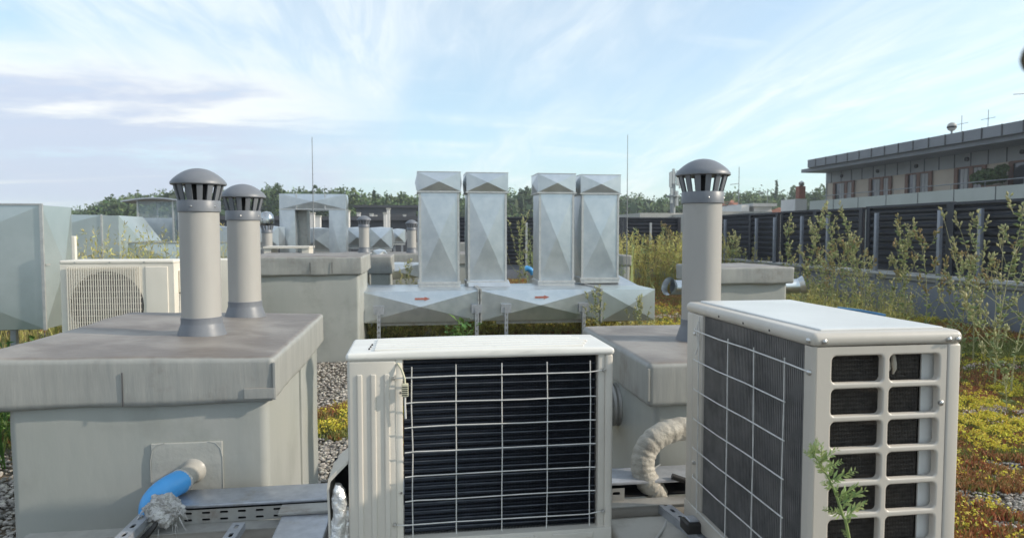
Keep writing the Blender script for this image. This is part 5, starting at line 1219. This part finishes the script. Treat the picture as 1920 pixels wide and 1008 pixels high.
for i, (u, vt, y, lab, mm_, sp_) in enumerate((
    (1480, 408, 8.2, 'slender green weed, first at the left of the row before the right screen', 'weed_bud', .22), (1502, 398, 8.0, 'slender weed in front of the white chimney block', 'weed_bud', .22),
    (1565, 384, 7.8, 'tall weed with pale tips standing above the screen top, left of two', 'weed_bud', .3), (1626, 384, 7.6, 'tall weed with pale tips above the screen, right of two', 'weed_bud', .28),
    (1553, 412, 8.6, 'thin weed just left of the tall pale tipped one', 'weed_bud', .2), (1590, 455, 7.4, 'tan bushy weed low between the two tall pale tipped weeds', 'weed_dry', .5),
    (1618, 440, 7.4, 'green bushy weed beneath the right tall pale tipped weed', 'weed_bud', .35), (1672, 418, 7.2, 'single weed spike in the middle before a black screen panel', 'weed_bud', .25),
    (1703, 418, 7.0, 'weed spike with a thick top right of the single middle spike', 'weed_bud', .3), (1742, 434, 6.8, 'bushy yellowish tan weed at the middle of the screen', 'weed_dry', .6),
    (1782, 470, 6.5, 'dry tan weed right of the yellowish bushy one', 'weed_dry', .5), (1808, 476, 6.2, 'small green weed before the last near post', 'weed_bud', .3),
    (1834, 400, 6.4, 'thin arching green weed beside the rightmost post', 'weed_bud', .25), (1878, 382, 5.2, 'big silvery weed at the right edge before the screen', 'weed_bud', .55), (1908, 420, 4.9, 'broad branching weed cut by the right edge', 'weed_bud', .7),
    (1862, 480, 5.6, 'dry low weed in front of the rightmost post', 'weed_dry', .5), (1896, 560, 4.4, 'leaning pale weed stalk low at the right edge', 'weed_bud', .5),
    (1650, 470, 7.8, 'short leafy weed between the middle screen posts', 'weed_bud', .4), (1535, 470, 8.4, 'short dry weed near the box\'s right round duct', 'weed_dry', .4))):
    X_, Y_, Z_ = at(u, vt, y); weed(X_, Y_, Z_ - .03, lab, leanx=random.uniform(-.34, .34) if i != 16 else -.3, m=mm_, br=12, seed=i + 3, spread=sp_*random.uniform(.9, 1.5), bs=random.uniform(1.35, 1.9))
for i, (u, vt, y, lab) in enumerate(((975, 410, 13, 'tall green weed between the second and third tall ducts'), (1240, 425, 14.8, 'tall yellowish weed before the far screen'), (1262, 440, 14.2, 'yellowish weed half behind the big pipe'), (1215, 455, 14.5, 'yellowish weed left of the tall one before the far screen'),
                               (1372, 440, 13, 'green weed right of the big pipe by the screen'), (1120, 545, 7.6, 'sprawling green weed in front of the end elbow of the ducts'), (1205, 560, 7.5, 'short green weed at the corner of the duct end elbow'), (762, 492, 9.9, 'green weed behind the first tall duct'))):
    X_, Y_, Z_ = at(u, vt, y); weed(X_, Y_, max(.25, Z_), lab, m='weed_bud' if i not in (1, 2, 3) else 'weed_dry', br=14, seed=i + 40, spread=.45, bs=1.9 if y > 10 else 1.2, group='weeds farther off')
# broad leaved plants
def leafy(x, y, h, label, n=26, seed=1, ls=.05, group='broad leaved plants'):
    rd = random.Random(seed); t = thing('leafy_plant', label, 'plant', (x, y, 0), group); st = MB(); lv = MB()
    for s_i in range(4):
        a0 = rd.uniform(0, 6.28); P = [Vector((x + math.cos(a0)*u*h*.35, y + math.sin(a0)*u*h*.35, h*u*rd.uniform(.9, 1.05))) for u in (0, .35, .7, 1)]
        st.tube(P, [.006, .005, .004, .002], 5)
        for k in range(n//4 + 1):
            u = rd.uniform(.3, 1); i = min(2, int(u*3)); p = P[i].lerp(P[i + 1], u*3 - i)
            a = rd.uniform(0, 6.28); d = Vector((math.cos(a), math.sin(a), rd.uniform(-.1, .7))).normalized(); s = ls*rd.uniform(.6, 1.2); e = d.cross(Vector((0, 0, 1))).normalized(); nn = e.cross(d)
            q0 = p + d*s*.3
            lv.add([q0, q0 + d*s*.45 + e*s*.34 + nn*s*.06, q0 + d*s*1.2, q0 + d*s*.45 - e*s*.34 + nn*s*.06, q0 + d*s*.5 - nn*s*.02], [(0, 1, 4), (1, 2, 4), (2, 3, 4), (3, 0, 4)])
    st.build('stem', 'green', t); lv.build('leaves', 'green', t)
X_, Y_, _ = at(868, 598, 7.2); leafy(X_, Y_, .42, 'bright green broad leaved plant under the duct behind the middle unit', 60, 3, .075)
X_, Y_, _ = at(850, 610, 7.4); leafy(X_, Y_, .36, 'second broad leaved plant just left of the bright green one under the duct', 40, 4, .07)
X_, Y_, _ = at(22, 625, 4.6); leafy(X_, Y_, .68, 'light green leafy plant beyond the brown lid at the left edge', 44, 5, .05)
X_, Y_, _ = at(60, 622, 4.7); leafy(X_, Y_, .68, 'light green leafy plant right of the left edge one, below the huge duct', 44, 6, .05)
# feathery sprig in front of the right unit
t = thing('sprig', 'feathery light green sprig in front of the right air conditioner', 'plant', (.80, 1.1, .3))
st = MB(); lv = MB(); rd = random.Random(5)
Ps = smooth_path([Vector(q) for q in ((.86, 1.10, .30), (.842, 1.10, .60), (.822, 1.10, .70), (.795, 1.10, .775), (.772, 1.10, .832), (.762, 1.10, .862))], 5)
Ps = smooth_path([pxl(u, v, 1.1) + Vector((0, 0, 0)) for u, v in ((1640, 1300), (1592, 1008), (1580, 965), (1563, 915), (1545, 880), (1524, 848))], 5)
st.tube(Ps, [.0032 - .0022*i/len(Ps) for i in range(len(Ps))], 6)
def frond(p, d, L_, n=9):
    d = d.normalized(); e = d.cross(Vector((0, 1, .2))).normalized()
    st.tube([p, p + d*L_], [.0012, .0005], 4)
    for i in range(n):
        u = (i + 1)/n; q = p + d*L_*u
        for s in (-1, 1):
            dd = (d*.8 + e*s*.8 + Vector((0, rd.gauss(0, .4), rd.gauss(0, .15)))).normalized(); l = L_*.42*(1.15 - u*.7); f = dd.cross(Vector((0, 1, 0))).normalized()*l*.15
            lv.add([q, q + dd*l*.5 + f, q + dd*l, q + dd*l*.5 - f], [(0, 1, 2, 3)])
top_ = len(Ps) - 1
for i, (k, a, L_) in enumerate(((top_, 115, .020), (top_ - 1, 60, .030), (top_ - 2, 150, .026), (top_ - 3, 30, .040), (top_ - 4, 95, .04), (top_ - 5, 20, .036), (top_ - 6, 140, .030), (top_ - 8, 25, .045), (top_ - 10, 150, .03), (top_ - 12, 20, .05), (top_ - 13, 35, .05), (top_ - 15, 160, .035), (top_ - 16, 20, .055))):
    frond(Ps[max(0, k)], Vector((math.cos(R(a)), rd.gauss(0, .2), math.sin(R(a)))), L_, 8)
for q in range(5, top_, 1):
    frond(Ps[q], Vector((rd.gauss(0, .6), rd.gauss(0, .3), .8)), .018, 5)
st.build('stem', 'sprig', t); lv.build('leaves', 'sprig', t)
# blurred seed head at the right edge, close to the lens
a = pxl(1931, 110, .33)
t = thing('seed_head', 'blurred dark brown seed head close by at the right edge of the sky', 'seed head', (a.x, a.y, 0))
v = MB(); ico = bmesh.new(); bmesh.ops.create_icosphere(ico, subdivisions=4, radius=1)
for q in ico.verts:
    n = q.co.normalized(); v.v.append(a + Vector((n.x*.0042, n.y*.0042, n.z*.0075))*(1 + .12*noise.noise(n*6)))
v.f = [tuple(z_.index for z_ in f.verts) for f in ico.faces]; ico.free(); v.build('head', 'knob', t, smooth=True)
MB().tube([(a.x + .05, a.y, 0), (a.x + .05, a.y + .01, 1.0), (a.x + .035, a.y, a.z - .02), (a.x + .01, a.y, a.z + .012), a + Vector((.001, 0, .006))], [.004, .003, .0018, .0012, .001], 8).build('stem', 'weed_stem', t, smooth=True)

# ------------------------------------------------------------------ air
m = bpy.data.materials.new('haze'); m.use_nodes = True; T = m.node_tree
T.nodes.remove(T.nodes['Principled BSDF']); pv = T.nodes.new('ShaderNodeVolumePrincipled')
pv.inputs['Color'].default_value = (.86, .92, 1, 1); pv.inputs['Density'].default_value = .0011; pv.inputs['Anisotropy'].default_value = .2
T.links.new(pv.outputs[0], T.nodes['Material Output'].inputs['Volume']); MT['haze'] = m
tag(MB().box(-266, 266, -266, 266, -16, 20).build('haze', 'haze'), kind='stuff')
